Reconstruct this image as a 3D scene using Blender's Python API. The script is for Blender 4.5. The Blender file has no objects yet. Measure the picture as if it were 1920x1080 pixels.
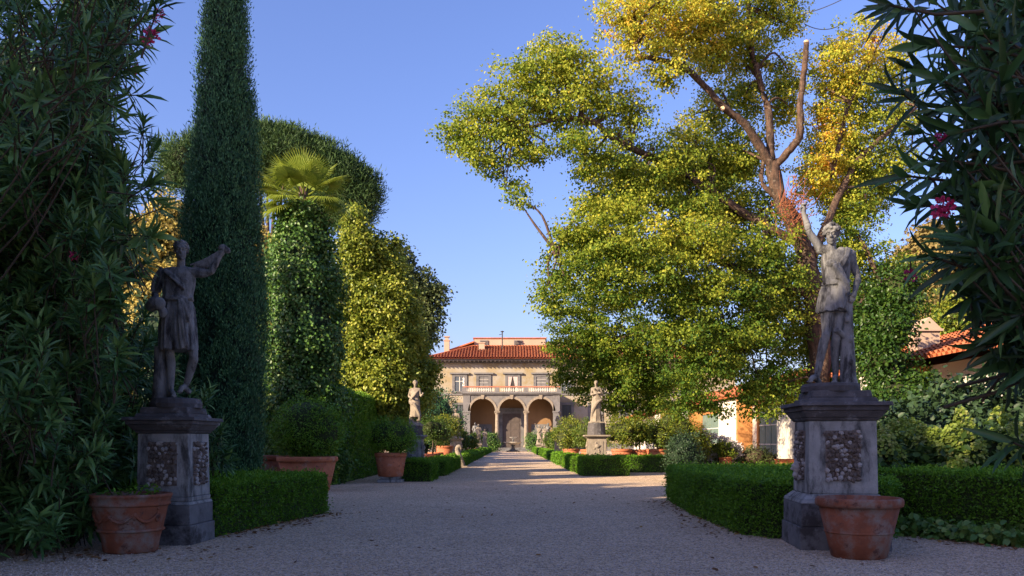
import bpy, bmesh, math, random
import numpy as np
from mathutils import Vector, Matrix, noise as mnoise

random.seed(11)
rng = np.random.default_rng(11)
S = bpy.context.scene
COL = S.collection
R = math.radians

# ------------------------------------------------------------------ camera, sky, sun, exposure
EYE, FPX, HZ = 1.4, 1600.0, 828.0          # eye height, focal length and horizon row in 1920-px units
cam_d = bpy.data.cameras.new("camera")
cam = bpy.data.objects.new("camera", cam_d)
COL.objects.link(cam)
cam.location = (0, 0, EYE)
cam.rotation_euler = (R(90), 0, 0)
cam_d.sensor_width = 36.0
cam_d.lens = FPX / 1920 * 36.0
cam_d.shift_y = (HZ - 540.0) / 1920.0
cam_d.clip_start = 0.05
cam_d.clip_end = 5000
S.camera = cam

SUN_EL = R(22)
SUN_AZ = math.atan2(-1.0, -0.70)            # measured from +Y towards +X
w = bpy.data.worlds.new("World")
S.world = w
w.use_nodes = True
wn = w.node_tree
bg = wn.nodes["Background"]
sky = wn.nodes.new("ShaderNodeTexSky")
sky.sky_type = 'NISHITA'
sky.sun_disc = False
sky.sun_elevation = SUN_EL
sky.sun_rotation = SUN_AZ
sky.altitude = 100
sky.air_density = 1.25
sky.dust_density = 1.6
sky.ozone_density = 5.8
hz = wn.nodes.new("ShaderNodeMix"); hz.data_type = 'RGBA'; hz.blend_type = 'MULTIPLY'; hz.inputs[0].default_value = 1
hz.inputs[7].default_value = (1.20, 0.97, 1.20, 1)          # the violet cast of the evening air
wn.links.new(sky.outputs[0], hz.inputs[6])
wn.links.new(hz.outputs[2], bg.inputs[0])
bg.inputs[1].default_value = 0.085
sd = bpy.data.lights.new("sun", 'SUN')
sun = bpy.data.objects.new("sun", sd)
COL.objects.link(sun)
sd.energy = 5.0
sd.angle = R(0.53)
sd.color = (1.0, 0.80, 0.55)
sv = Vector((math.sin(SUN_AZ) * math.cos(SUN_EL), math.cos(SUN_AZ) * math.cos(SUN_EL), math.sin(SUN_EL)))
sun.rotation_euler = sv.to_track_quat('Z', 'Y').to_euler()
S.view_settings.view_transform = 'Standard'
S.view_settings.look = 'None'
S.view_settings.gamma = 1
S.view_settings.use_curve_mapping = False
S.view_settings.exposure = 1.4
S.render.engine = 'CYCLES'
S.cycles.max_bounces = 6
S.cycles.diffuse_bounces = 3
S.cycles.transmission_bounces = 4
S.cycles.transparent_max_bounces = 4

def P(px, py, d):
    """point seen at pixel px,py of the photograph, d metres in front of the camera"""
    return np.array(((px - 960) * d / FPX, d, EYE + (HZ - py) * d / FPX))

# ------------------------------------------------------------------ object helpers
def thing(name, label, cat, loc=(0, 0, 0), rz=0.0, group=None, kind=None):
    o = bpy.data.objects.new(name, None)
    COL.objects.link(o)
    o.location = loc
    o.rotation_euler = (0, 0, rz)
    o.empty_display_size = 0.2
    o['label'] = label
    o['category'] = cat
    if group: o['group'] = group
    if kind: o['kind'] = kind
    return o

def obj(name, me, mat, parent=None, loc=(0, 0, 0), kind=None, label=None):
    o = bpy.data.objects.new(name, me)
    COL.objects.link(o)
    if mat is not None and len(me.materials) == 0:
        me.materials.append(mat)
    o.location = loc
    if parent is not None: o.parent = parent
    if kind: o['kind'] = kind
    if label: o['label'] = label
    return o

def copy_tree(o, parent=None):
    c = o.copy()
    COL.objects.link(c)
    c.parent = parent
    for ch in o.children:
        copy_tree(ch, c)
    return c

# ------------------------------------------------------------------ materials
def nd(t, kind, **kw):
    n = t.nodes.new(kind)
    for k, v in kw.items(): setattr(n, k, v)
    return n

def ramp(t, fac, stops):
    r = nd(t, 'ShaderNodeValToRGB')
    e = r.color_ramp.elements
    while len(e) > 1: e.remove(e[-1])
    e[0].position = stops[0][0]; e[0].color = (*stops[0][1], 1)
    for p, c in stops[1:]:
        n = e.new(p); n.color = (*c, 1)
    t.links.new(fac, r.inputs[0])
    return r.outputs[0]

def new_mat(name):
    m = bpy.data.materials.new(name)
    m.use_nodes = True
    t = m.node_tree
    b = t.nodes['Principled BSDF']
    return m, t, b

def tex_noise(t, scale, detail=4, rough=0.6, vec=None, stretch=None):
    n = nd(t, 'ShaderNodeTexNoise')
    n.inputs['Scale'].default_value = scale
    n.inputs['Detail'].default_value = detail
    n.inputs['Roughness'].default_value = rough
    co = nd(t, 'ShaderNodeTexCoord').outputs['Object'] if vec is None else vec
    if stretch:
        mp = nd(t, 'ShaderNodeMapping')
        mp.inputs['Scale'].default_value = stretch
        t.links.new(co, mp.inputs[0]); co = mp.outputs[0]
    t.links.new(co, n.inputs['Vector'])
    return n.outputs[0]

def mixc(t, fac, a, b):
    m = nd(t, 'ShaderNodeMix', data_type='RGBA')
    t.links.new(fac, m.inputs[0])
    for sock, v in ((m.inputs[6], a), (m.inputs[7], b)):
        if isinstance(v, tuple): sock.default_value = (*v, 1)
        else: t.links.new(v, sock)
    return m.outputs[2]

def surf_mat(name, c1, c2, scale=6, rough=0.85, stain=None, stain_scale=3, stain_lo=.52, stain_hi=.62,
             bump=0.3, bump_scale=40, stretch=None, spec=0.3, stain2=None):
    m, t, b = new_mat(name)
    col = ramp(t, tex_noise(t, scale, 6), [(.3, c1), (.7, c2)])
    if stain:
        f = ramp(t, tex_noise(t, stain_scale, 7, .7, stretch=stretch), [(stain_lo, (0, 0, 0)), (stain_hi, (1, 1, 1))])
        col = mixc(t, f, col, stain)
    if stain2:
        f = ramp(t, tex_noise(t, stain_scale * 2.7, 7, .7), [(.56, (0, 0, 0)), (.66, (1, 1, 1))])
        col = mixc(t, f, col, stain2)
    t.links.new(col, b.inputs['Base Color'])
    b.inputs['Roughness'].default_value = rough
    b.inputs['Specular IOR Level'].default_value = spec
    if bump:
        bp = nd(t, 'ShaderNodeBump')
        bp.inputs['Strength'].default_value = bump
        bp.inputs['Distance'].default_value = 0.02
        t.links.new(tex_noise(t, bump_scale, 5), bp.inputs['Height'])
        t.links.new(bp.outputs[0], b.inputs['Normal'])
    return m

def leaf_mat(name, stops, transl=0.3, rough=0.5, spec=0.3, tr_col=None):
    m, t, b = new_mat(name)
    a = nd(t, 'ShaderNodeAttribute', attribute_name='tint')
    col = ramp(t, a.outputs['Fac'], stops)
    t.links.new(col, b.inputs['Base Color'])
    b.inputs['Roughness'].default_value = rough
    b.inputs['Specular IOR Level'].default_value = spec
    if transl > 0:
        tr = nd(t, 'ShaderNodeBsdfTranslucent')
        t.links.new(col, tr.inputs[0])
        mx = nd(t, 'ShaderNodeMixShader')
        mx.inputs[0].default_value = transl
        t.links.new(b.outputs[0], mx.inputs[1])
        t.links.new(tr.outputs[0], mx.inputs[2])
        t.links.new(mx.outputs[0], t.nodes['Material Output'].inputs[0])
    return m

M = {}
M['linden'] = leaf_mat('linden_leaf', [(0, (.06, .13, .015)), (.35, (.28, .34, .035)), (.6, (.52, .50, .06)), (.8, (.68, .50, .06)), (1, (.60, .24, .04))], .48, .6, .2)
M['yellowgreen'] = leaf_mat('laurel_leaf', [(0, (.10, .17, .02)), (.5, (.32, .36, .045)), (1, (.58, .52, .09))], .38, .45, .35)
M['greyleaf'] = leaf_mat('grey_leaf', [(0, (.05, .085, .03)), (1, (.15, .18, .06))], .3)
M['hedge'] = leaf_mat('box_leaf', [(0, (.045, .105, .008)), (.6, (.10, .235, .014)), (1, (.20, .37, .025))], .25, .5, .2)
M['bush'] = leaf_mat('myrtle_leaf', [(0, (.05, .125, .009)), (.6, (.13, .28, .016)), (1, (.27, .40, .03))], .25, .45)
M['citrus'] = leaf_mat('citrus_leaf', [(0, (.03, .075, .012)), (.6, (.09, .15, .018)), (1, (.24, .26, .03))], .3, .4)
M['cypress'] = leaf_mat('cypress_leaf', [(0, (.020, .058, .024)), (.6, (.050, .145, .058)), (1, (.11, .25, .09))], .15, .6)
M['ivy'] = leaf_mat('ivy_leaf', [(0, (.035, .085, .018)), (.6, (.09, .19, .035)), (1, (.25, .31, .08))], .2, .4)
M['pine'] = leaf_mat('pine_needle', [(0, (.03, .07, .024)), (.6, (.065, .13, .038)), (1, (.12, .19, .05))], .2, .6)
M['palm'] = leaf_mat('palm_leaf', [(0, (.14, .22, .025)), (1, (.30, .34, .045))], .35, .45)
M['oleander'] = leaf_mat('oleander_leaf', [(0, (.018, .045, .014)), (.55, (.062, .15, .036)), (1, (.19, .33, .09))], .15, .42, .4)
M['gold'] = leaf_mat('golden_leaf', [(0, (.28, .24, .06)), (1, (.50, .40, .11))], .25)
M['ochre'] = leaf_mat('ochre_leaf', [(0, (.14, .12, .035)), (1, (.30, .22, .08))], .25)
M['dark_leaf'] = leaf_mat('holm_oak_leaf', [(0, (.018, .04, .018)), (1, (.045, .085, .03))], .1)
M['hydrangea'] = leaf_mat('hydrangea_bloom', [(0, (.17, .26, .03)), (.6, (.28, .36, .06)), (1, (.42, .42, .14))], .3)
M['hyd_leaf'] = leaf_mat('hydrangea_leaf', [(0, (.025, .06, .014)), (1, (.08, .15, .03))], .25)
M['white_flower'] = leaf_mat('white_petal', [(0, (.55, .50, .55)), (1, (.8, .77, .78))], .2)
M['petal'] = leaf_mat('pink_petal', [(0, (.50, .02, .10)), (1, (.70, .08, .25))], .3)
M['litter'] = leaf_mat('fallen_leaf', [(0, (.10, .045, .02)), (.6, (.22, .10, .03)), (1, (.34, .20, .05))], .1, .8)
M['red_twig'] = surf_mat('red_twig', (.20, .065, .03), (.28, .10, .045), 8, .8, bump=0)
M['bark'] = surf_mat('bark', (.045, .028, .02), (.125, .075, .05), 5, .95, (.028, .02, .016), 3, .46, .6, bump=1.0, bump_scale=9, stretch=(3, 3, .5), stain2=(.16, .13, .10))
M['cut_wood'] = surf_mat('cut_wood', (.55, .36, .2), (.62, .44, .26), 12, .8, bump=.1)
M['stem'] = surf_mat('stem', (.045, .035, .022), (.08, .06, .04), 10, .9, bump=.3)
M['stone'] = surf_mat('weathered_stone', (.20, .198, .19), (.34, .33, .31), 5, .9, (.06, .057, .055), 3.2, .48, .64, .35, 45, (1.6, 1.6, .55), .25)
M['statue'] = surf_mat('statue_stone', (.12, .12, .118), (.25, .247, .24), 5.5, .9, (.035, .034, .035), 4.5, .47, .62, .35, 60, (1.8, 1.8, .5), .25)
M['crust'] = surf_mat('black_crusted_stone', (.055, .05, .05), (.11, .10, .10), 5, .95, (.20, .195, .20), 4, .56, .68, .5, 35)
M['base_stone'] = surf_mat('base_stone', (.10, .098, .10), (.19, .185, .185), 4, .92, (.05, .045, .045), 3, .5, .62, .4, 30)
M['tufa'] = surf_mat('tufa', (.09, .07, .055), (.24, .19, .16), 9, .95, (.08, .055, .05), 7, .5, .62, .5, 60)
M['tufa_pale'] = surf_mat('tufa_pale', (.30, .27, .25), (.44, .40, .37), 9, .95, (.12, .08, .06), 8, .56, .7, .5, 60)
M['warm_stone'] = surf_mat('warm_stone', (.20, .165, .125), (.31, .26, .20), 5, .9, (.15, .12, .10), 4, .52, .68, .3, 45, (1.5, 1.5, .6))
M['terracotta'] = surf_mat('terracotta', (.34, .105, .05), (.48, .17, .08), 5, .85, (.40, .27, .20), 4, .56, .72, .2, 60, stain2=(.16, .06, .045))
M['terracotta_dark'] = surf_mat('aged_terracotta', (.17, .055, .028), (.27, .09, .045), 5, .88, (.22, .18, .15), 3, .47, .66, .25, 60, stain2=(.10, .045, .035))
M['soil'] = surf_mat('soil', (.035, .025, .018), (.07, .05, .035), 14, .95, bump=.6)
M['plaster'] = surf_mat('ochre_plaster', (.255, .195, .105), (.31, .245, .145), .35, .92, (.32, .285, .23), .3, .44, .56, .1, 6)
M['loggia_plaster'] = surf_mat('loggia_plaster', (.22, .125, .06), (.28, .165, .08), .5, .92, bump=.05)
M['pietra'] = surf_mat('grey_pietra', (.13, .125, .125), (.19, .18, .175), 1.2, .9, (.08, .078, .078), .8, .52, .7, .1, 10)
M['white_plaster'] = surf_mat('white_plaster', (.52, .48, .41), (.63, .59, .52), .6, .9, bump=.05, bump_scale=8)
M['orange_plaster'] = surf_mat('orange_plaster', (.40, .175, .055), (.48, .225, .08), .8, .9, bump=.05, bump_scale=8)
M['pink_plaster'] = surf_mat('pink_plaster', (.37, .26, .185), (.43, .315, .235), .5, .9, bump=.05, bump_scale=8)
M['roof_tile'] = surf_mat('roof_tile', (.36, .095, .035), (.54, .19, .085), 1.6, .9, (.30, .115, .065), 2.2, .5, .65, .2, 20)
M['door'] = surf_mat('dark_wood', (.075, .06, .055), (.11, .085, .075), 2, .7, bump=.1)
M['green_paint'] = surf_mat('green_paint', (.10, .15, .125), (.14, .20, .17), 2, .6, bump=0)
M['iron'] = surf_mat('iron', (.03, .03, .03), (.05, .045, .04), 8, .6, bump=0)
M['brick_red'] = surf_mat('red_rail', (.33, .12, .07), (.40, .16, .10), 2, .9, bump=0)
M['curtain'] = surf_mat('curtain', (.42, .33, .30), (.52, .42, .38), 3, .9, bump=0)
def glass_mat():
    m, t, b = new_mat('window_glass')
    b.inputs['Base Color'].default_value = (.07, .08, .09, 1)
    b.inputs['Roughness'].default_value = .08
    b.inputs['Specular IOR Level'].default_value = .8
    return m
M['glass'] = glass_mat()

def gravel_mat():
    m, t, b = new_mat('gravel')
    co = nd(t, 'ShaderNodeTexCoord').outputs['Object']
    v = nd(t, 'ShaderNodeTexVoronoi'); v.inputs['Scale'].default_value = 42
    v2 = nd(t, 'ShaderNodeTexVoronoi'); v2.inputs['Scale'].default_value = 90
    for q in (v, v2): t.links.new(co, q.inputs['Vector'])
    sep = nd(t, 'ShaderNodeSeparateColor'); t.links.new(v.outputs['Color'], sep.inputs[0])
    c = ramp(t, sep.outputs[0], [(0, (.27, .19, .135)), (.35, (.67, .49, .33)), (.75, (.90, .68, .47)), (1, (.95, .80, .60))])
    big = ramp(t, tex_noise(t, .35, 6, .65, vec=co), [(.35, (.86, .84, .82)), (.65, (1.0, 1.0, 1.0))])
    mu = nd(t, 'ShaderNodeMix', data_type='RGBA', blend_type='MULTIPLY'); mu.inputs[0].default_value = 1
    t.links.new(c, mu.inputs[6]); t.links.new(big, mu.inputs[7])
    med = ramp(t, tex_noise(t, 5, 5, .7, vec=co), [(.3, (.84, .82, .80)), (.7, (1.0, 1.0, 1.0))])
    mu2 = nd(t, 'ShaderNodeMix', data_type='RGBA', blend_type='MULTIPLY'); mu2.inputs[0].default_value = 1
    t.links.new(mu.outputs[2], mu2.inputs[6]); t.links.new(med, mu2.inputs[7])
    t.links.new(mu2.outputs[2], b.inputs['Base Color'])
    b.inputs['Roughness'].default_value = .9
    b.inputs['Specular IOR Level'].default_value = .2
    ad = nd(t, 'ShaderNodeMath', operation='ADD')
    t.links.new(v.outputs['Distance'], ad.inputs[0]); t.links.new(v2.outputs['Distance'], ad.inputs[1])
    bp = nd(t, 'ShaderNodeBump', invert=True)
    bp.inputs['Strength'].default_value = .9; bp.inputs['Distance'].default_value = .02
    t.links.new(ad.outputs[0], bp.inputs['Height']); t.links.new(bp.outputs[0], b.inputs['Normal'])
    return m
M['gravel'] = gravel_mat()
M['pebble'] = surf_mat('pebble', (.48, .38, .31), (.80, .66, .54), 30, .9, (.28, .23, .21), 22, .5, .6, 0)
M['earth'] = surf_mat('earth', (.06, .05, .03), (.10, .09, .05), 3, .95, (.05, .08, .02), 2, .5, .6, .5, 20)

# ------------------------------------------------------------------ mesh builders
def unit(a):
    return a / np.maximum(np.linalg.norm(a, axis=-1, keepdims=True), 1e-9)

class MB:
    def __init__(self): self.v = []; self.f = []
    def add(self, verts, faces):
        o = len(self.v)
        self.v += [tuple(map(float, q)) for q in verts]
        self.f += [tuple(o + i for i in q) for q in faces]
        return self
    def box(self, x0, x1, y0, y1, z0, z1):
        v = [(x, y, z) for z in (z0, z1) for y in (y0, y1) for x in (x0, x1)]
        return self.add(v, [(0, 2, 3, 1), (4, 5, 7, 6), (0, 1, 5, 4), (1, 3, 7, 5), (3, 2, 6, 7), (2, 0, 4, 6)])
    def frustum(self, w0, w1, z0, z1, cx=0, cy=0):
        v = [(cx + sx * ww / 2, cy + sy * ww / 2, z) for z, ww in ((z0, w0), (z1, w1)) for sy in (-1, 1) for sx in (-1, 1)]
        return self.add(v, [(0, 2, 3, 1), (4, 5, 7, 6), (0, 1, 5, 4), (1, 3, 7, 5), (3, 2, 6, 7), (2, 0, 4, 6)])
    def lathe(self, prof, n=32, c=(0, 0, 0), wob=0, closed=False):
        vs = []
        for r, z in prof:
            for k in range(n):
                a = 2 * math.pi * k / n
                rr = r * (1 + wob * math.sin(3 * a + z * 5))
                vs.append((c[0] + rr * math.cos(a), c[1] + rr * math.sin(a), c[2] + z))
        fs = []
        m = len(prof)
        for i in range(m - 1):
            for k in range(n):
                fs.append((i * n + k, i * n + (k + 1) % n, (i + 1) * n + (k + 1) % n, (i + 1) * n + k))
        if prof[0][0] > 1e-4: fs.append(tuple(reversed(range(n))))
        if prof[-1][0] > 1e-4: fs.append(tuple(range((m - 1) * n, m * n)))
        return self.add(vs, fs)
    def tube(self, pts, rad, n=8, wob=0.0, caps=True):
        pts = [Vector(p) for p in pts]
        vs = []; fs = []
        up = Vector((0, 0, 1))
        for i, p in enumerate(pts):
            d = (pts[min(i + 1, len(pts) - 1)] - pts[max(i - 1, 0)])
            d = d.normalized() if d.length > 1e-9 else Vector((0, 0, 1))
            ref = up if abs(d.z) < .95 else Vector((0, 1, 0))
            a = d.cross(ref).normalized(); b = a.cross(d)
            for k in range(n):
                t = 2 * math.pi * k / n
                r = rad[i] * (1 + (wob * (random.random() - .5) if wob else 0))
                vs.append(p + a * (r * math.cos(t)) + b * (r * math.sin(t)))
        m = len(pts)
        for i in range(m - 1):
            for k in range(n):
                fs.append((i * n + k, (i + 1) * n + k, (i + 1) * n + (k + 1) % n, i * n + (k + 1) % n))
        if caps:
            fs.append(tuple(range(n))); fs.append(tuple(reversed(range((m - 1) * n, m * n))))
        return self.add(vs, fs)
    def ell(self, c, r, n=12, m=8, rot=None):
        vs = []; fs = []
        q = Matrix.Identity(3) if rot is None else rot
        c = Vector(c)
        for i in range(m + 1):
            th = math.pi * i / m
            for k in range(n):
                ph = 2 * math.pi * k / n
                l = Vector((r[0] * math.sin(th) * math.cos(ph), r[1] * math.sin(th) * math.sin(ph), r[2] * math.cos(th)))
                vs.append(c + q @ l)
        for i in range(m):
            for k in range(n):
                fs.append((i * n + k, (i + 1) * n + k, (i + 1) * n + (k + 1) % n, i * n + (k + 1) % n))
        return self.add(vs, fs)
    def loft(self, rings):
        n = len(rings[0]); vs = [p for r in rings for p in r]; fs = []
        for i in range(len(rings) - 1):
            for k in range(n):
                fs.append((i * n + k, i * n + (k + 1) % n, (i + 1) * n + (k + 1) % n, (i + 1) * n + k))
        fs.append(tuple(reversed(range(n)))); fs.append(tuple(range((len(rings) - 1) * n, len(rings) * n)))
        return self.add(vs, fs)
    def prism(self, poly, z0, z1):
        n = len(poly)
        vs = [(x, y, z0) for x, y in poly] + [(x, y, z1) for x, y in poly]
        fs = [(i, (i + 1) % n, n + (i + 1) % n, n + i) for i in range(n)]
        fs.append(tuple(reversed(range(n)))); fs.append(tuple(range(n, 2 * n)))
        return self.add(vs, fs)
    def mesh(self, name, smooth=False, bevel=0, seg=2):
        me = bpy.data.meshes.new(name)
        me.from_pydata(self.v, [], self.f)
        bm = bmesh.new(); bm.from_mesh(me)
        bmesh.ops.remove_doubles(bm, verts=bm.verts, dist=1e-5)
        bmesh.ops.recalc_face_normals(bm, faces=bm.faces)
        if bevel:
            es = [e for e in bm.edges if len(e.link_faces) == 2 and e.calc_face_angle(0) > .5]
            bmesh.ops.bevel(bm, geom=es, offset=bevel, segments=seg, profile=.6, affect='EDGES', clamp_overlap=True)
        bm.to_mesh(me); bm.free()
        if smooth: me.polygons.foreach_set('use_smooth', [True] * len(me.polygons))
        me.update()
        return me
    def build(self, name, mat, parent=None, smooth=False, bevel=0, seg=2, loc=(0, 0, 0), kind=None, label=None):
        return obj(name, self.mesh(name, smooth, bevel, seg), M[mat], parent, loc, kind, label)

def crom(pts, rad, k=5):
    """smooth a polyline and its radii"""
    pts = [np.array(p, float) for p in pts]
    out = []; ro = []
    n = len(pts)
    for i in range(n - 1):
        p0 = pts[max(i - 1, 0)]; p1 = pts[i]; p2 = pts[i + 1]; p3 = pts[min(i + 2, n - 1)]
        for j in range(k):
            t = j / k
            out.append(.5 * ((2 * p1) + (p2 - p0) * t + (2 * p0 - 5 * p1 + 4 * p2 - p3) * t * t + (3 * p1 - p0 - 3 * p2 + p3) * t ** 3))
            ro.append(rad[i] * (1 - t) + rad[i + 1] * t)
    out.append(pts[-1]); ro.append(rad[-1])
    return out, ro

RHOMB = (np.array([(0, 0, 0), (.5, -.5, .08), (1, 0, 0), (.5, .5, .08)], float), [(0, 1, 2), (0, 2, 3)])
ROUND = (np.array([(0, 0, 0), (.22, -.46, .07), (.66, -.42, .03), (1, 0, -.1), (.66, .42, .03), (.22, .46, .07)], float), [(0, 1, 2, 3), (0, 3, 4, 5)])
LANCE = (np.array([(0, 0, 0), (.3, -.5, .02), (.3, 0, -.02), (.3, .5, .02), (.7, -.40, -.05), (.7, 0, -.09), (.7, .40, -.05), (1, 0, -.2)], float),
         [(0, 1, 2), (0, 2, 3), (1, 4, 5, 2), (2, 5, 6, 3), (4, 7, 5), (5, 7, 6)])

def leaf_frames(A, N):
    A = unit(A)
    N = N - (N * A).sum(1, keepdims=True) * A
    N = unit(N)
    return A, np.cross(N, A), N

def leaves(name, Pn, A, N, L, W, tint, tpl=RHOMB):
    """one mesh of many leaves: base points, tip directions, normals, lengths, widths, tints"""
    n = len(Pn)
    A, Sd, N = leaf_frames(A, N)
    T, F = tpl
    k = len(T)
    L = np.broadcast_to(L, (n,)); W = np.broadcast_to(W, (n,))
    V = (Pn[:, None, :] + A[:, None, :] * (T[None, :, 0, None] * L[:, None, None])
         + Sd[:, None, :] * (T[None, :, 1, None] * W[:, None, None])
         + N[:, None, :] * (T[None, :, 2, None] * L[:, None, None]))
    loops = np.array([i for f in F for i in f])
    tot = np.array([len(f) for f in F])
    st = np.concatenate(([0], np.cumsum(tot)[:-1]))
    LI = (loops[None, :] + (np.arange(n) * k)[:, None]).ravel()
    ST = (st[None, :] + (np.arange(n) * len(loops))[:, None]).ravel()
    me = bpy.data.meshes.new(name)
    me.vertices.add(n * k); me.vertices.foreach_set('co', V.astype(np.float32).ravel())
    me.loops.add(len(LI)); me.loops.foreach_set('vertex_index', LI.astype(np.int32))
    me.polygons.add(len(ST)); me.polygons.foreach_set('loop_start', ST.astype(np.int32))
    me.polygons.foreach_set('use_smooth', np.ones(len(ST), bool))
    at = me.attributes.new('tint', 'FLOAT', 'POINT')
    at.data.foreach_set('value', np.repeat(np.clip(np.broadcast_to(tint, (n,)), 0, 1), k).astype(np.float32))
    me.update(calc_edges=True)
    return me

def rdir(n):
    return unit(rng.normal(size=(n, 3)))

def cloud(blobs, per_m2, n_leaf, clump, shell=(.55, 1.0), flat=.7):
    """leaf points in clumps through a list of ellipsoids (c, r)"""
    PP = []; OO = []; CC = []
    for c, r in blobs:
        c = np.asarray(c, float); r = np.asarray(r, float)
        area = 4 * math.pi * (((r[0] * r[1]) ** 1.6 + (r[0] * r[2]) ** 1.6 + (r[1] * r[2]) ** 1.6) / 3) ** (1 / 1.6)
        k = max(3, int(area * per_m2))
        d = rdir(k)
        q = c + d * r * rng.uniform(shell[0], shell[1], (k, 1)) * rng.uniform(.88, 1.1, (k, 1))
        cl = clump * rng.uniform(.6, 1.3, (k, 1, 1))
        g = rng.normal(size=(k, n_leaf, 3)) * np.array((1, 1, flat)) * cl * .55
        pos = q[:, None, :] + g
        PP.append(pos.reshape(-1, 3))
        OO.append(np.repeat(d, n_leaf, 0) * .7 + unit(g.reshape(-1, 3)) * .3)
        CC.append(np.repeat(rng.uniform(0, 1, k), n_leaf))
    return np.concatenate(PP), unit(np.concatenate(OO)), np.concatenate(CC)

def leaf_dirs(out, droop=.5, jit=.8, up=.5):
    n = len(out)
    A = unit(out * .5 + rng.normal(size=(n, 3)) * jit * .6 + np.array((0, 0, -droop)))
    N = unit(out * .6 + np.array((0, 0, up)) + rng.normal(size=(n, 3)) * jit * .55)
    return A, N

def hedge(name, label, poly, h, mat='hedge', leaf=.045, dens=1800, group=None, wob=.04, inset=.05, cat='hedge'):
    """clipped hedge standing on polygon poly (world xy)"""
    c = np.mean(np.array(poly), 0)
    t = thing(name, label, cat, (c[0], c[1], 0), 0, group)
    pl = np.array(poly) - c
    a2 = sum(pl[i][0] * pl[(i + 1) % len(pl)][1] - pl[(i + 1) % len(pl)][0] * pl[i][1] for i in range(len(pl)))
    if a2 < 0: pl = pl[::-1]
    sc = 1 - inset / max(.3, np.min(np.linalg.norm(pl, axis=1)))
    core = MB().prism([tuple(p * sc) for p in pl], 0, h - inset * .8).build('twig_core', 'core_' + mat if 'core_' + mat in M else mat, t)
    PS = []; NS = []
    n = len(pl)
    for i in range(n):
        a = pl[i]; b = pl[(i + 1) % n]
        L = np.linalg.norm(b - a)
        if L < 1e-3: continue
        k = int(L * h * dens)
        u = rng.uniform(0, 1, (k, 1)); z = h * rng.uniform(0, 1, k) ** .85
        q = a + (b - a) * u
        nr = np.array(((b - a)[1], -(b - a)[0])) / L
        PS.append(np.column_stack((q, z))); NS.append(np.tile((nr[0], nr[1], 0.0), (k, 1)))
    mn = pl.min(0); mx = pl.max(0)
    k = int((mx[0] - mn[0]) * (mx[1] - mn[1]) * dens)
    q = rng.uniform(mn, mx, (k, 2))
    inside = np.ones(k, bool)
    xs, ys = q[:, 0], q[:, 1]
    ins = np.zeros(k, bool)
    for i in range(n):
        x1, y1 = pl[i]; x2, y2 = pl[(i + 1) % n]
        cond = ((y1 > ys) != (y2 > ys)) & (xs < (x2 - x1) * (ys - y1) / (y2 - y1 + 1e-12) + x1)
        ins ^= cond
    q = q[ins]
    PS.append(np.column_stack((q, np.full(len(q), h)))); NS.append(np.tile((0, 0, 1.0), (len(q), 1)))
    PS = np.concatenate(PS); NS = np.concatenate(NS)
    lump = np.array([mnoise.noise(Vector((p[0] * 2.2, p[1] * 2.2, p[2] * 2.2 + c[0]))) + .5 * mnoise.noise(Vector((p[0] * 7, p[1] * 7, p[2] * 7))) for p in PS])
    PS = PS + NS * (lump * wob + rng.uniform(-.05, .03, len(PS)) * (leaf / .045) + (rng.uniform(0, 1, len(PS)) > .95) * rng.uniform(.02, .10, len(PS)))[:, None]
    PS[:, 2] = np.maximum(PS[:, 2], .01)
    A = unit(NS * .5 + rng.normal(size=PS.shape) * .6 + np.array((0, 0, .35)))
    N = unit(NS * .8 + rng.normal(size=PS.shape) * .6 + np.array((0, 0, .2)))
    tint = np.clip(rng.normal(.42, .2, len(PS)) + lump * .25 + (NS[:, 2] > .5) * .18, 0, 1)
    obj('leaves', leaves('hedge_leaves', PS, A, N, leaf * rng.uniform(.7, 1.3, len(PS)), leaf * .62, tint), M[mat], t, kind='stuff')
    return t

def core_mat(src, col):
    M['core_' + src] = surf_mat('core_' + src, tuple(c * .8 for c in col), col, 20, .95, bump=.5, bump_scale=30)
core_mat('hedge', (.03, .045, .012)); core_mat('bush', (.03, .045, .014)); core_mat('citrus', (.04, .05, .015))
core_mat('cypress', (.014, .032, .017)); core_mat('ivy', (.018, .035, .014)); core_mat('yellowgreen', (.07, .08, .02))
core_mat('dark_leaf', (.015, .03, .014)); core_mat('pine', (.025, .035, .015))

def bush_parts(t, blobs, mat, leaf=.07, per=9, n=28, clump=.16, core=.72, trunk=None, aspect=.55, tpl=RHOMB, name='foliage', tint0=.45, droop=.1, flat=.9):
    """foliage of a bush made of ellipsoids in local coordinates"""
    if core:
        mb = MB()
        for c, r in blobs: mb.ell(c, [q * core for q in r], 12, 8)
        mb.build('twig_core', 'core_' + mat if 'core_' + mat in M else 'stem', t, True, kind='stuff')
    p, o, cc = cloud(blobs, per, n, clump, (.78, 1.0), flat)
    keep = p[:, 2] > .02
    p, o, cc = p[keep], o[keep], cc[keep]
    A, N = leaf_dirs(o, droop)
    tint = rng.normal(tint0, .17, len(p)) + (cc - .5) * .35
    obj(name, leaves(name, p, A, N, leaf * rng.uniform(.7, 1.3, len(p)), leaf * aspect, tint, tpl), M[mat], t, kind='stuff')
    if trunk:
        mb = MB().tube([(0, 0, trunk[0]), (.02, .01, (trunk[0] + trunk[1]) / 2), (0, 0, trunk[1])], [trunk[2], trunk[2] * .85, trunk[2] * .7], 8)
        mb.build('trunk', 'stem', t, True)

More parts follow.
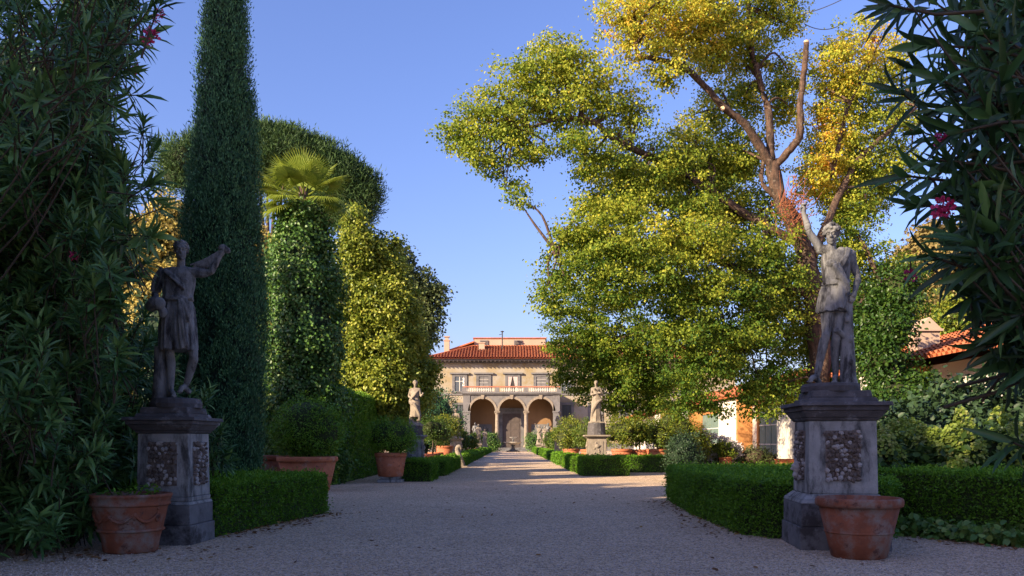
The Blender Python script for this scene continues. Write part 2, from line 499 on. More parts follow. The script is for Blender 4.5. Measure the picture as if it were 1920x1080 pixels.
# ------------------------------------------------------------------ ground
def ground():
    xs = np.array([-1500, -400, -120, -40, -20, -10, -5, 0, 5, 10, 20, 40, 120, 400, 1500], float)
    ys = np.array([-300, -60, -20, -5, 0, 5, 10, 15, 20, 30, 45, 70, 100, 150, 400, 2500], float)
    mb = MB()
    vs = [(x, y, 0.0) for y in ys for x in xs]
    n = len(xs)
    fs = [(j * n + i, j * n + i + 1, (j + 1) * n + i + 1, (j + 1) * n + i) for j in range(len(ys) - 1) for i in range(n - 1)]
    g = mb.add(vs, fs).build('gravel_ground', 'gravel')
    g['kind'] = 'structure'; g['label'] = 'grey gravel forecourt running into a long straight path to the palazzo'
ground()

def ico_mesh(name, seed, sub=1, jit=.25, sq=(1, 1, 1)):
    bm = bmesh.new()
    bmesh.ops.create_icosphere(bm, subdivisions=sub, radius=1)
    rs = random.Random(seed)
    for v in bm.verts:
        v.co *= 1 + jit * (rs.random() * 2 - 1)
        v.co.x *= sq[0]; v.co.y *= sq[1]; v.co.z *= sq[2]
    me = bpy.data.meshes.new(name)
    bm.to_mesh(me); bm.free()
    return me

def pebbles():
    n = 30000
    d = 8.3 + 10 * rng.uniform(0, 1, n) ** 1.7
    x = rng.uniform(-.66, .66, n) * d
    keep = np.abs(x) < 7.2
    d, x = d[keep], x[keep]; n = len(d)
    T = np.array([(0, 0, 1), (1, 0, .1), (-.5, .87, 0), (-.5, -.87, .15), (.3, .2, -.6)], float)
    F = [(0, 1, 2), (0, 2, 3), (0, 3, 1), (4, 2, 1), (4, 3, 2), (4, 1, 3)]
    s = rng.uniform(.006, .016, n)
    a = rng.uniform(0, 6.28, n)
    ca, sa = np.cos(a), np.sin(a)
    J = T[None] * rng.uniform(.6, 1.4, (n, 5, 3))
    V = np.empty((n, 5, 3))
    V[:, :, 0] = (J[:, :, 0] * ca[:, None] - J[:, :, 1] * sa[:, None]) * s[:, None] + x[:, None]
    V[:, :, 1] = (J[:, :, 0] * sa[:, None] + J[:, :, 1] * ca[:, None]) * s[:, None] + d[:, None]
    V[:, :, 2] = J[:, :, 2] * s[:, None] * .7 + .004
    LI = (np.array(F).ravel()[None] + (np.arange(n) * 5)[:, None]).ravel()
    me = bpy.data.meshes.new('loose_pebbles')
    me.vertices.add(n * 5); me.vertices.foreach_set('co', V.astype(np.float32).ravel())
    me.loops.add(len(LI)); me.loops.foreach_set('vertex_index', LI.astype(np.int32))
    me.polygons.add(n * 6); me.polygons.foreach_set('loop_start', (np.arange(n * 6) * 3).astype(np.int32))
    me.update(calc_edges=True)
    o = obj('loose_pebbles', me, M['pebble'], kind='stuff')
    o['label'] = 'loose pale pebbles strewn over the near gravel'; o['category'] = 'gravel'
pebbles()

def litter():
    n = 900
    pts = []
    lines = [((-4.2, 12.4), (-3.55, 16.7), .25, 260), ((3.35, 12.6), (3.5, 20), .25, 260), ((6.0, 13.4), (6.6, 11.2), .35, 200), ((-6, 10.6), (-4, 10.6), .4, 80)]
    for a, b, sp, k in lines:
        u = rng.uniform(0, 1, (k, 1))
        pts.append(np.array(a) + (np.array(b) - np.array(a)) * u + rng.normal(size=(k, 2)) * sp)
    k = 110
    d = rng.uniform(8.8, 26, k)
    pts.append(np.column_stack((rng.uniform(-.5, .5, k) * 8 + .5, d)))
    q = np.concatenate(pts)
    p = np.column_stack((q, np.full(len(q), .015)))
    A = unit(np.column_stack((rng.normal(size=(len(p), 2)), rng.uniform(-.05, .25, len(p)))))
    N = unit(np.column_stack((rng.normal(size=(len(p), 2)) * .35, np.ones(len(p)))))
    o = obj('fallen_leaves', leaves('fallen_leaves', p, A, N, rng.uniform(.05, .09, len(p)), .045, rng.uniform(0, 1, len(p)), ROUND), M['litter'], kind='stuff')
    o['label'] = 'brown fallen leaves gathered along the hedge feet'; o['category'] = 'leaf litter'
litter()

# ------------------------------------------------------------------ palazzo at the end of the path
def palazzo():
    YF, YW = 124.0, 128.0           # loggia front, main wall front
    t = thing('palazzo', 'ochre palazzo with red tiled roof and three-arched loggia at the end of the path', 'building', (0, YW, 0))
    def B(name, mat, mb, par=None, **k):
        mb.v = [(x, y - YW, z) if par is None else (x, y - YW, z) for x, y, z in mb.v]
        return mb.build(name, mat, par or t, **k)
    xl, xr, ze = -12.8, 34.0, 13.7
    # main wall: side strips and the part above the loggia back
    B('wall', 'plaster', MB().box(xl + .5, xr - .5, YW, YW + 12, 0, ze))
    B('base_course', 'pietra', MB().box(xl + .4, -7.2, YW - .12, YW, 0, 1.1))
    B('base_course', 'pietra', MB().box(7.0, xr - .4, YW - .12, YW, 0, 1.1))
    B('string_course', 'pietra', MB().box(xl + .4, xr - .4, YW - .14, YW - .003, 8.35, 8.62))
    B('cornice', 'pietra', MB().box(xl + .3, xr - .3, YW - .35, YW - .003, ze - .55, ze - .25).box(xl + .1, xr - .1, YW - 1.2, YW - .003, ze - .25, ze + .05))
    # rafter ends
    mb = MB()
    x = xl + .3
    while x < xr:
        mb.box(x, x + .14, YW - 1.35, YW - .36, ze - .42, ze - .255); x += .62
    B('rafters', 'door', mb, kind='stuff')
    # roof planes with rows of tiles
    ye, yr, zr = YW - 1.6, YW + 5.2, 16.25
    hx = 6.6
    rs = MB()
    rs.add([(xl - .6, ye, ze), (xr + .6, ye, ze), (xr - hx, yr, zr), (xl + hx, yr, zr)], [(0, 1, 2, 3)])
    rs.add([(xl - .6, ye, ze), (xl + hx, yr, zr), (xl - .6, yr + 6.8, ze)], [(0, 1, 2)])
    rs.add([(xr + .6, ye, ze), (xr + .6, yr + 6.8, ze), (xr - hx, yr, zr)], [(0, 1, 2)])
    rs.add([(xl - .6, yr + 6.8, ze), (xr + .6, yr + 6.8, ze), (xr - hx, yr, zr), (xl + hx, yr, zr)], [(3, 2, 1, 0)])
    roof = B('roof', 'roof_tile', rs)
    mb = MB()
    x = xl - .45
    while x < xr + .5:
        tm = min(1, (x - xl + .6) / (hx + .6), (xr + .6 - x) / (hx + .6))
        p0 = (x, ye - .08, ze + .06); p1 = (x, ye + (yr - ye) * tm, ze + .06 + (zr - ze) * tm)
        k = max(1, int(tm * 14))
        for j in range(k):
            a = np.array(p0) + (np.array(p1) - p0) * (j / k); b = np.array(p0) + (np.array(p1) - p0) * ((j + 1.06) / k)
            q = random.uniform(-.02, .02)
            mb.tube([a + (q, 0, .07), b + (q, 0, .02)], [.16, .135], 6, caps=False)
        x += .44
    mb.v = [(x, y - YW, z) for x, y, z in mb.v]
    mb.build('tile_row', 'roof_tile', roof, kind='stuff')
    mb = MB().tube([(xl + hx, yr, zr + .05), (xr - hx, yr, zr + .05)], [.16, .16], 8).tube([(xl - .6, ye, ze + .05), (xl + hx, yr, zr + .05)], [.15, .15], 8)
    mb.v = [(x, y - YW, z) for x, y, z in mb.v]
    mb.build('ridge_tiles', 'roof_tile', roof)
    # attic storey behind the ridge
    B('attic_wall', 'pink_plaster', MB().box(-5.9, 5.2, YW + 5.6, YW + 11, 14, 17.55))
    B('attic_wall', 'pink_plaster', MB().box(5.2, 9, YW + 6.1, YW + 11, 14, 17.1))
    B('attic_cap', 'roof_tile', MB().box(-6.1, 5.4, YW + 5.4, YW + 11.2, 17.55, 17.68))
    B('attic_roof', 'roof_tile', MB().add([(-10, YW + 5, 15.7), (-5.95, YW + 5, 17.1), (-5.95, YW + 10, 17.1), (-10, YW + 10, 15.7), (-10, YW + 5, 15.5), (-5.95, YW + 5, 16.9), (-5.95, YW + 10, 16.9), (-10, YW + 10, 15.5)],
      [(0, 1, 2, 3), (4, 7, 6, 5), (0, 4, 5, 1), (1, 5, 6, 2), (2, 6, 7, 3), (3, 7, 4, 0)]))
    B('attic_wall', 'pink_plaster', MB().box(-9.9, -6.0, YW + 5.1, YW + 9.9, 13.9, 15.6))
    for cx in (-4.4, .95):
        wv = B('vent', 'pietra', MB().box(cx - .65, cx + .65, YW + 5.45, YW + 5.597, 16.35, 17.25))
        for k in range(4):
            B('louvre', 'door', MB().box(cx - .5, cx + .5, YW + 5.40, YW + 5.447, 16.45 + k * .19, 16.55 + k * .19), None).parent = wv
    ch = MB().box(-10.5, -9.7, YW + 4.0, YW + 4.8, 14.5, 17.0).box(-10.6, -9.6, YW + 3.9, YW + 4.9, 17.0, 17.15).box(-10.35, -9.85, YW + 4.1, YW + 4.7, 17.15, 17.6).box(-10.55, -9.65, YW + 3.95, YW + 4.85, 17.6, 17.72)
    c = B('chimney', 'pink_plaster', ch)
    c.parent = t
    B('chimney', 'pink_plaster', MB().box(-5.1, -4.2, YW + 2.8, YW + 3.7, 14.6, 16.5).box(-5.2, -4.1, YW + 2.7, YW + 3.8, 16.5, 16.62))
    # upstairs windows
    for cx, kind in ((-7.85, 0), (-4.25, 1), (.1, 2), (4.35, 3), (8.15, 0), (12.5, 1), (17, 0), (21.5, 1), (26, 0)):
        door = kind == 2
        z0, z1, hw = 8.75 if door else 8.95, 11.15, .72
        f = B('window', 'pietra', MB().box(cx - hw - .4, cx - hw, YW - .16, YW - .002, z0, z1).box(cx + hw, cx + hw + .4, YW - .16, YW - .002, z0, z1)
              .box(cx - hw - .4, cx + hw + .4, YW - .16, YW - .002, z1 + .002, z1 + .35).box(cx - hw - .75, cx + hw + .75, YW - .38, YW - .002, z1 + .352, z1 + .58))
        def sub(name, mat, mb):
            o = B(name, mat, mb); o.parent = f
        sub('sill', 'pietra', MB().box(cx - hw - .6, cx + hw + .6, YW - .3, YW - .002, z0 - .22, z0 - .002))
        if kind == 1 or kind == 3:
            for s in (-1, 1):
                sub('shutter', 'pietra', MB().box(min(cx + s * .02, cx + s * hw * .98), max(cx + s * .02, cx + s * hw * .98), YW - .07, YW - .004, z0, z1))
            for k in range(4):
                sub('glazing_bar', 'white_plaster', MB().box(cx - hw, cx + hw, YW - .085, YW - .071, z0 + .25 + k * .5, z0 + .29 + k * .5))
        else:
            sub('pane', 'glass' if not door else 'iron', MB().box(cx - hw, cx + hw, YW - .05, YW - .003, z0, z1))
            if door:
                for s in (-1, 1):
                    sub('curtain', 'curtain', MB().add([(cx + s * hw, YW - .12, z1), (cx + s * .05, YW - .12, z1), (cx + s * .55, YW - .12, z0), (cx + s * hw, YW - .12, z0), (cx + s * hw, YW - .06, z1), (cx + s * .05, YW - .06, z1), (cx + s * .55, YW - .06, z0), (cx + s * hw, YW - .06, z0)],
                        [(0, 1, 2, 3), (4, 7, 6, 5), (0, 4, 5, 1), (1, 5, 6, 2), (2, 6, 7, 3), (3, 7, 4, 0)]))
            else:
                sub('mullion', 'white_plaster', MB().box(cx - .05, cx + .05, YW - .09, YW - .051, z0, z1).box(cx - hw, cx + hw, YW - .089, YW - .0505, z0 + 1.45, z0 + 1.53))
    for cx in (-7.8, 8.2, 12.5, 17, 21.5, 26):
        f = B('window', 'pietra', MB().box(cx - 1.1, cx - .7, YW - .16, YW - .002, 4.3, 6.9).box(cx + .7, cx + 1.1, YW - .16, YW - .002, 4.3, 6.9).box(cx - 1.2, cx + 1.2, YW - .2, YW - .002, 6.902, 7.25).box(cx - 1.2, cx + 1.2, YW - .25, YW - .002, 4.0, 4.298))
        p = B('pane', 'glass', MB().box(cx - .7, cx + .7, YW - .05, YW - .003, 4.3, 6.9)); p.parent = f
        for k in range(3):
            o = B('window_bar', 'iron', MB().box(cx - .45 + k * .42, cx - .4 + k * .42, YW - .1, YW - .06, 4.3, 6.9)); o.parent = f
    # ---- loggia
    cs = (-4.27, -.05, 4.17); r = 1.83; zs = 5.84; zt = 8.2
    mb = MB()
    def seg(x0, x1, za0, za1):       # wall slab whose underside runs za0..za1
        v = [(x0, YF, za0), (x1, YF, za1), (x1, YF, zt), (x0, YF, zt), (x0, YF + .8, za0), (x1, YF + .8, za1), (x1, YF + .8, zt), (x0, YF + .8, zt)]
        mb.add(v, [(0, 1, 2, 3), (4, 7, 6, 5), (0, 4, 5, 1), (3, 2, 6, 7)])
    n = 20
    edges = [-6.1]
    for c in cs:
        pts = [(c - r * math.cos(math.pi * i / n), zs + r * math.sin(math.pi * i / n)) for i in range(n + 1)]
        seg(edges[-1], pts[0][0], zs, zs)
        for a, b in zip(pts[:-1], pts[1:]): seg(a[0], b[0], a[1], b[1])
        edges.append(pts[-1][0])
    seg(edges[-1], 6.0, zs, zs)
    B('arcade_wall', 'pietra', mb)
    for x0, x1 in ((-7.1, -6.1), (6.0, 6.95)):
        B('pier', 'pietra', MB().box(x0, x1, YF - .1, YF + .9, .9, zt).box(x0 - .08, x1 + .08, YF - .18, YF + .98, .0, .9))
        B('impost', 'pietra', MB().box(x0 - .08, x1 + .08, YF - .18, YF + .95, 5.62, 5.83))
    B('return_wall', 'pietra', MB().box(-7.05, -6.5, YF + .92, YW, 0, zt).box(6.4, 6.9, YF + .92, YW, 0, zt))
    for c in cs:
        mb = MB()
        rings = []
        for i in range(n + 1):
            a = math.pi * i / n
            cc, ss = -math.cos(a), math.sin(a)
            rings.append([(c + cc * (r - .02), YF - .1, zs + ss * (r - .02)), (c + cc * (r + .3), YF - .1, zs + ss * (r + .3)), (c + cc * (r + .3), YF + .02, zs + ss * (r + .3)), (c + cc * (r - .02), YF + .02, zs + ss * (r - .02))])
        mb.loft([[tuple(p) for p in q] for q in rings])
        a_ = B('archivolt', 'warm_stone', mb)
        k_ = B('keystone', 'warm_stone', MB().add([(c - .16, YF - .25, zs + r - .1), (c + .16, YF - .25, zs + r - .1), (c + .26, YF - .25, zs + r + .5), (c - .26, YF - .25, zs + r + .5), (c - .16, YF, zs + r - .1), (c + .16, YF, zs + r - .1), (c + .26, YF, zs + r + .5), (c - .26, YF, zs + r + .5)],
            [(0, 1, 2, 3), (4, 7, 6, 5), (0, 4, 5, 1), (1, 5, 6, 2), (2, 6, 7, 3), (3, 7, 4, 0)]))
        k_.parent = a_
    for cx in (-2.16, 2.06):
        cl = B('column', 'warm_stone', MB().lathe([(.42, .55), (.42, .75), (.34, .85), (.30, .9), (.30, 3), (.26, 5.3)], 20, (cx, YF + .4, 0)), smooth=False)
        o = B('capital', 'warm_stone', MB().lathe([(.27, 5.3), (.30, 5.4), (.40, 5.6), (.44, 5.64)], 16, (cx, YF + .4, 0)).box(cx - .42, cx + .42, YF - .02, YF + .82, 5.642, 5.838)); o.parent = cl
    B('cornice', 'pietra', MB().box(-7.2, 7.05, YF - .25, YF + 4, zt + .002, zt + .16).box(-7.35, 7.2, YF - .42, YF + 4, zt + .162, zt + .3))
    zb = zt + .3
    bal = B('balustrade', 'brick_red', MB().box(-7.1, 6.95, YF - .2, YF + .1, zb + .78, zb + .95))
    o = B('plinth_rail', 'pietra', MB().box(-7.1, 6.95, YF - .2, YF + .1, zb + .002, zb + .14)); o.parent = bal
    prof = [(.05, 0), (.05, .06), (.10, .2), (.045, .42), (.06, .5), (.05, .64)]
    bm_ = MB().lathe(prof, 8).mesh('baluster')
    bm_.materials.append(M['white_plaster'])
    for s in (-7.0, -2.16, 2.06, 6.85):
        o = B('newel', 'pietra', MB().box(s - .3, s + .3, YF - .22, YF + .12, zb + .142, zb + .777)); o.parent = bal
    x = -6.5
    while x < 6.4:
        if min(abs(x - s) for s in (-7.0, -2.16, 2.06, 6.85)) > .36:
            o = obj('baluster', bm_, None, bal, (x, YF - .05 - YW, zb + .14))
        x += .26
    # inside the loggia
    B('loggia_back', 'loggia_plaster', MB().box(-6.5, 6.4, YW - .3, YW - .01, .5, zt))
    d = B('door', 'door', MB().box(-1.42, 1.32, YW - .40, YW - .303, .5, 5.6))
    for k in range(2):
        for j in range(4):
            o = B('door_panel', 'door', MB().box(-1.25 + k * 1.3, -.2 + k * 1.3, YW - .44, YW - .402, .75 + j * 1.2, 1.75 + j * 1.2)); o.parent = d
    o = B('surround', 'pietra', MB().box(-2.0, -1.42, YW - .5, YW - .303, .5, 5.6).box(1.32, 1.9, YW - .5, YW - .303, .5, 5.6).box(-2.0, 1.9, YW - .5, YW - .303, 5.602, 6.1).box(-2.3, 2.2, YW - .75, YW - .303, 6.102, 6.4)); o.parent = d
    B('floor', 'pietra', MB().box(-7.0, 6.9, YF - .35, YW - .31, 0, .5))
    for k in range(3):
        B('step', 'base_stone', MB().box(-3.4 - .3 * k, 3.3 + .3 * k, YF - .36 - .4 * (k + 1), YF - .352 - .4 * k, 0, .5 - .15 * (k + .6)))
    for cx in (-4.3, 4.2):
        f = B('niche_panel', 'pietra', MB().box(cx - 1.3, cx + 1.3, YW - .36, YW - .302, .9, 4.0))
        o = B('relief', 'statue', MB().box(cx - .9, cx + .9, YW - .42, YW - .362, 1.3, 3.6)); o.parent = f
    # flue pole with cap
    B('flue_pole', 'iron', MB().tube([(-1.5, YW + 3.5, 15.3), (-1.5, YW + 3.5, 18.3)], [.09, .09], 8).lathe([(.28, 18.3), (.3, 18.38), (.0, 18.5)], 10, (-1.5, YW + 3.5, 0)).tube([(-1.5, YW + 3.5, 18.0), (-2.0, YW + 3.5, 17.85)], [.05, .05], 6))
    return t
palazzo()

# ------------------------------------------------------------------ lemon house along the east side
def lemon_house():
    X = 16.0
    t = thing('lemon_house', 'long cream lemon house with orange pilasters and red tiled roof beside the linden', 'building', (X, 55, 0))
    def B(name, mat, mb, par=None, **k):
        mb.v = [(x - X, y - 55, z) for x, y, z in mb.v]
        return mb.build(name, mat, par or t, **k)
    B('wall', 'white_plaster', MB().box(X, X + 8, 28, 112, 0, 4.3))
    for y0, y1 in ((33, 37), (45.0, 48.5), (57.1, 62.2), (72.7, 76.2), (86, 90)):
        B('pilaster', 'white_plaster', MB().box(X - .95, X - .002, y0, y1, 0, 4.28))
        B('pilaster', 'orange_plaster', MB().box(X - 1.0, X - .003, y0 - .35, y0 - .002, 0, 4.27))
    for y0, y1 in ((38.5, 43.5), (50, 55), (63.5, 71.5), (77.5, 84.5)):
        f = B('window', 'orange_plaster', MB().box(X - .12, X - .003, y0 - .4, y0, 0, 3.6).box(X - .12, X - .003, y1, y1 + .4, 0, 3.6).box(X - .12, X - .003, y0 - .4, y1 + .4, 3.602, 3.95))
        for k in range(4):
            a = y0 + (y1 - y0) * k / 4; b = y0 + (y1 - y0) * (k + 1) / 4
            o = B('pane', 'green_paint', MB().box(X - .05, X - .004, a + .07, b - .07, .1, 3.6)); o.parent = f
            o = B('glazing_bar', 'white_plaster', MB().box(X - .09, X - .051, a + .07, b - .07, 1.2, 1.27)); o.parent = f
            o = B('glazing_bar', 'white_plaster', MB().box(X - .09, X - .051, a + .07, b - .07, 2.4, 2.47)); o.parent = f
    rs = MB()
    z0, z1, x0, x1 = 4.35, 6.2, X - 1.3, X + 4
    rs.add([(x0, 27.4, z0), (x0, 112.5, z0), (x1, 112.5, z1), (x1, 27.4, z1), (x1 + 5.3, 27.4, z0), (x1 + 5.3, 112.5, z0)], [(0, 1, 2, 3), (3, 2, 5, 4), (0, 3, 4), (1, 5, 2)])
    rf = B('roof', 'roof_tile', rs)
    B('gable', 'orange_plaster', MB().add([(X, 28.0, 4.3), (X + 8, 28.0, 4.3), (X + 4, 28.0, 6.1), (X, 28.2, 4.3), (X + 8, 28.2, 4.3), (X + 4, 28.2, 6.1)], [(0, 1, 2), (3, 5, 4), (0, 3, 4, 1), (1, 4, 5, 2), (2, 5, 3, 0)]))
    mb = MB()
    y = 27.6
    while y < 112:
        step = .34 if y < 60 else .42
        k = 9 if y < 60 else 3
        for j in range(k):
            a = np.array((x0 - .05, y, z0 + .05)); b = np.array((x1, y, z1 + .05))
            q = random.uniform(-.03, .03)
            mb.tube([a + (b - a) * (j / k) + (0, q, .05), a + (b - a) * ((j + 1.08) / k) + (0, q, .01)], [.125, .105], 6, caps=False)
        y += step
    mb.v = [(x - X, y - 55, z) for x, y, z in mb.v]
    mb.build('tile_row', 'roof_tile', rf, kind='stuff')
    c = B('chimney', 'pink_plaster', MB().box(16.0, 16.85, 33.6, 34.45, 4.8, 5.75).box(15.9, 16.95, 33.5, 34.55, 5.75, 5.84).add([(15.95, 33.55, 5.842), (16.9, 33.55, 5.842), (16.9, 34.5, 5.842), (15.95, 34.5, 5.842), (16.42, 33.55, 6.3), (16.42, 34.5, 6.3)], [(0, 1, 4), (1, 2, 5, 4), (2, 3, 5), (3, 0, 4, 5), (0, 3, 2, 1)]))
    c['label'] = 'pink chimney with a small tiled gable'
lemon_house()

# ------------------------------------------------------------------ carved figures
def remesh(mb, name, voxel, smooth=2, rough=.0, rscale=12):
    me = mb.mesh(name)
    o = bpy.data.objects.new('tmp', me)
    COL.objects.link(o)
    m = o.modifiers.new('r', 'REMESH'); m.mode = 'VOXEL'; m.voxel_size = voxel; m.use_smooth_shade = True
    if smooth:
        s = o.modifiers.new('s', 'SMOOTH'); s.factor = .5; s.iterations = smooth
    dg = bpy.context.evaluated_depsgraph_get()
    e = bpy.data.meshes.new_from_object(o.evaluated_get(dg), depsgraph=dg)
    e.name = name
    bpy.data.objects.remove(o, do_unlink=True); bpy.data.meshes.remove(me)
    e.materials.clear()
    if rough:
        n = len(e.vertices)
        co = np.empty(n * 3, np.float32); no = np.empty(n * 3, np.float32)
        e.vertices.foreach_get('co', co); e.vertices.foreach_get('normal', no)
        co = co.reshape(-1, 3); no = no.reshape(-1, 3)
        h = np.array([mnoise.noise(Vector(p * rscale)) + .5 * mnoise.noise(Vector(p * rscale * 2.7)) for p in co.astype(float)])
        co = co + no * (h * rough)[:, None]
        e.vertices.foreach_set('co', co.astype(np.float32).ravel()); e.update()
    e.polygons.foreach_set('use_smooth', np.ones(len(e.polygons), bool))
    return e

def limb(mb, pts, rad, k=5, n=12):
    q, r = crom(pts, rad, k)
    mb.tube(q, r, n)
    mb.ell(q[0], (r[0],) * 3, n, 6); mb.ell(q[-1], (r[-1],) * 3, n, 6)

def hand(mb, wrist, d, pn, s, curl=.6):
    """palm, four unequal bent fingers and a thumb that leaves the side of the palm"""
    w_ = np.array(wrist, float); d = unit(np.array(d, float)); pn = np.array(pn, float)
    pn = unit(pn - d * (pn @ d)); sd_ = np.cross(d, pn)
    mb.tube([w_, w_ + d * .04 * s, w_ + d * .085 * s], [.026 * s, .036 * s, .032 * s], 10)
    mb.ell(tuple(w_ + d * .05 * s), (.038 * s, .038 * s, .03 * s), 10, 6)
    for i, (off, ln) in enumerate(((-.030, .068), (-.010, .078), (.010, .073), (.029, .058))):
        b = w_ + d * .08 * s + sd_ * off * s
        p1 = b + unit(d * math.cos(curl * .6) + pn * math.sin(curl * .6)) * ln * .5 * s
        p2 = p1 + unit(d * math.cos(curl * 1.7) + pn * math.sin(curl * 1.7)) * ln * .35 * s
        p3 = p2 + unit(d * math.cos(curl * 2.6) + pn * math.sin(curl * 2.6)) * ln * .25 * s
        mb.tube([b, p1, p2, p3], [.0105 * s, .010 * s, .009 * s, .0075 * s], 7)
        mb.ell(tuple(p3), (.0075 * s,) * 3, 7, 5)
    b = w_ + d * .03 * s - sd_ * .030 * s
    p1 = b + unit(d * .7 - sd_ * .6 + pn * .4) * .035 * s
    p2 = p1 + unit(d * .8 + pn * .7) * .032 * s
    mb.tube([b, p1, p2], [.014 * s, .012 * s, .009 * s], 7); mb.ell(tuple(p2), (.009 * s,) * 3, 7, 5)

def head(mb, c, s, yaw=0.0, tilt=0.0, hair='short', beard=False):
    """face looks along -y, turned by yaw; c is the middle of the head"""
    rot = Matrix.Rotation(yaw, 3, 'Z') @ Matrix.Rotation(tilt, 3, 'X')
    c = Vector(c)
    T = lambda x, y, z: c + rot @ (Vector((x, y, z)) * s)
    mb.ell(T(0, .012, .025), (.074 * s, .092 * s, .085 * s), 18, 12, rot)      # skull
    mb.ell(T(0, -.028, -.045), (.058 * s, .058 * s, .07 * s), 16, 10, rot)     # face and jaw
    mb.ell(T(0, -.068, -.098), (.024 * s, .02 * s, .018 * s), 10, 6, rot)      # chin
    mb.tube([T(0, -.085, .022), T(0, -.098, -.005), T(0, -.112, -.028)], [.008 * s, .011 * s, .014 * s], 8)
    mb.ell(T(0, -.098, -.032), (.018 * s, .014 * s, .009 * s), 8, 5, rot)      # nostrils
    for sg in (-1, 1):
        mb.tube([T(sg * .010, -.086, .026), T(sg * .030, -.086, .032), T(sg * .052, -.068, .024)], [.008 * s, .010 * s, .007 * s], 7)  # brow
        mb.ell(T(sg * .028, -.072, .006), (.014 * s, .012 * s, .009 * s), 10, 6, rot)        # eye
        mb.ell(T(sg * .038, -.058, -.03), (.02 * s, .02 * s, .018 * s), 8, 6, rot)           # cheek
        mb.ell(T(sg * .074, .012, -.005), (.010 * s, .02 * s, .032 * s), 8, 6, rot)          # ear
    mb.ell(T(0, -.083, -.060), (.024 * s, .012 * s, .006 * s), 10, 5, rot)     # lips
    mb.ell(T(0, -.081, -.072), (.020 * s, .012 * s, .007 * s), 10, 5, rot)
    if hair == 'curly':
        rs = random.Random(3)
        for i in range(70):
            a = rs.uniform(0, 6.28); h = rs.uniform(-.25, 1)
            q = math.sqrt(max(0, 1 - h * h))
            x, y, z = .088 * q * math.cos(a), .012 + .1 * q * math.sin(a), .03 + .088 * h
            if y < -.05 and z < .06: continue
            mb.ell(T(x, y, z), (.024 * s, .024 * s, .02 * s), 7, 5, rot)
        mb.ell(T(0, .03, .115), (.045 * s, .045 * s, .035 * s), 10, 6, rot)
    elif hair == 'bun':
        mb.ell(T(0, .02, .04), (.084 * s, .095 * s, .08 * s), 14, 8, rot)
        mb.ell(T(0, .10, .03), (.04 * s, .04 * s, .04 * s), 10, 6, rot)
    elif hair == 'short':
        rs = random.Random(5)
        for i in range(50):
            a = rs.uniform(0, 6.28); h = rs.uniform(-.1, 1)
            q = math.sqrt(max(0, 1 - h * h))
            x, y, z = .078 * q * math.cos(a), .014 + .094 * q * math.sin(a), .028 + .086 * h
            if y < -.045 and z < .075: continue
            mb.ell(T(x, y, z), (.02 * s, .02 * s, .012 * s), 6, 4, rot)
    if beard:
        mb.ell(T(0, -.06, -.12), (.045 * s, .04 * s, .055 * s), 10, 8, rot)

def foot(mb, ankle, toe, s):
    a = np.array(ankle, float); t = np.array(toe, float)
    d = unit(np.array((t[0] - a[0], t[1] - a[1], 0.0))); sd_ = np.array((-d[1], d[0], 0))
    heel = np.array((a[0], a[1], t[2])) - d * .045 * s
    limb(mb, [heel + (0, 0, .012 * s), a * .45 + t * .55 + (0, 0, .02 * s), t + (0, 0, .0)], [.036 * s, .036 * s, .026 * s], 4, 10)
    limb(mb, [a, a * .55 + t * .45 + (0, 0, .018 * s)], [.036 * s, .032 * s], 3, 10)
    for i in range(5):
        b = t + sd_ * (i - 2) * .016 * s - d * .01 * s
        mb.ell(tuple(b + d * (.028 - .006 * abs(i - 1)) * s), (.011 * s, .013 * s, .010 * s), 7, 5)

def body(J, s):
    mb = MB()
    g = lambda k: np.array(J[k], float)
    # torso as one loft of ellipse rings from pelvis to neck
    rings = []
    pel, wai, che, nec = g('pelvis'), g('waist'), g('chest'), g('neck')
    sh = (g('shoulder_a') + g('shoulder_b')) / 2
    for c, rx, ry in ((pel - (0, 0, .10 * s), .10, .09), (pel - (0, 0, .05 * s), .155, .11), (pel + (0, 0, .02 * s), .165, .115), (wai, .135, .10),
                      ((wai + che) / 2, .155, .11), (che, .18, .122), (che + (0, 0, .09 * s), .185, .115), (sh * .75 + nec * .25, .15, .09), (nec * .6 + sh * .4, .075, .07)):
        rings.append([(c[0] + rx * s * math.cos(2 * math.pi * k / 20), c[1] + ry * s * math.sin(2 * math.pi * k / 20), c[2]) for k in range(20)])
    mb.loft(rings)
    for sg in (-1, 1):
        mb.ell(tuple(che + np.array((sg * .075, -.085, .02)) * s), (.08 * s, .045 * s, .06 * s), 12, 8)
    limb(mb, [nec - (0, 0, .04 * s), nec, (nec + g('head')) / 2], [.062 * s, .052 * s, .05 * s], 3)
    for q in ('a', 'b'):
        S0, E, W = g('shoulder_' + q), g('elbow_' + q), g('wrist_' + q)
        limb(mb, [sh * .6 + S0 * .4, S0], [.085 * s, .066 * s], 3)
        limb(mb, [S0, S0 * .6 + E * .4, E, E * .65 + W * .35, W], [.064 * s, .054 * s, .041 * s, .045 * s, .028 * s], 5)
        H, K, A = g('hip_' + q), g('knee_' + q), g('ankle_' + q)
        kd = np.array((0, .03 * s, 0))
        limb(mb, [pel - (0, 0, .03 * s), H, H * .6 + K * .4, K, K * .68 + A * .32 + kd, A], [.10 * s, .092 * s, .082 * s, .056 * s, .06 * s, .036 * s], 5, 14)
        mb.ell(tuple(K + np.array((0, -.02, 0)) * s), (.045 * s, .045 * s, .05 * s), 10, 6)
        foot(mb, A, g('toe_' + q), s)
        d = W - E
        hd = J.get('hand_' + q)
        hand(mb, W, hd[0] if hd else d, hd[1] if hd else (0, -1, 0), s, hd[2] if hd else .6)
    return mb

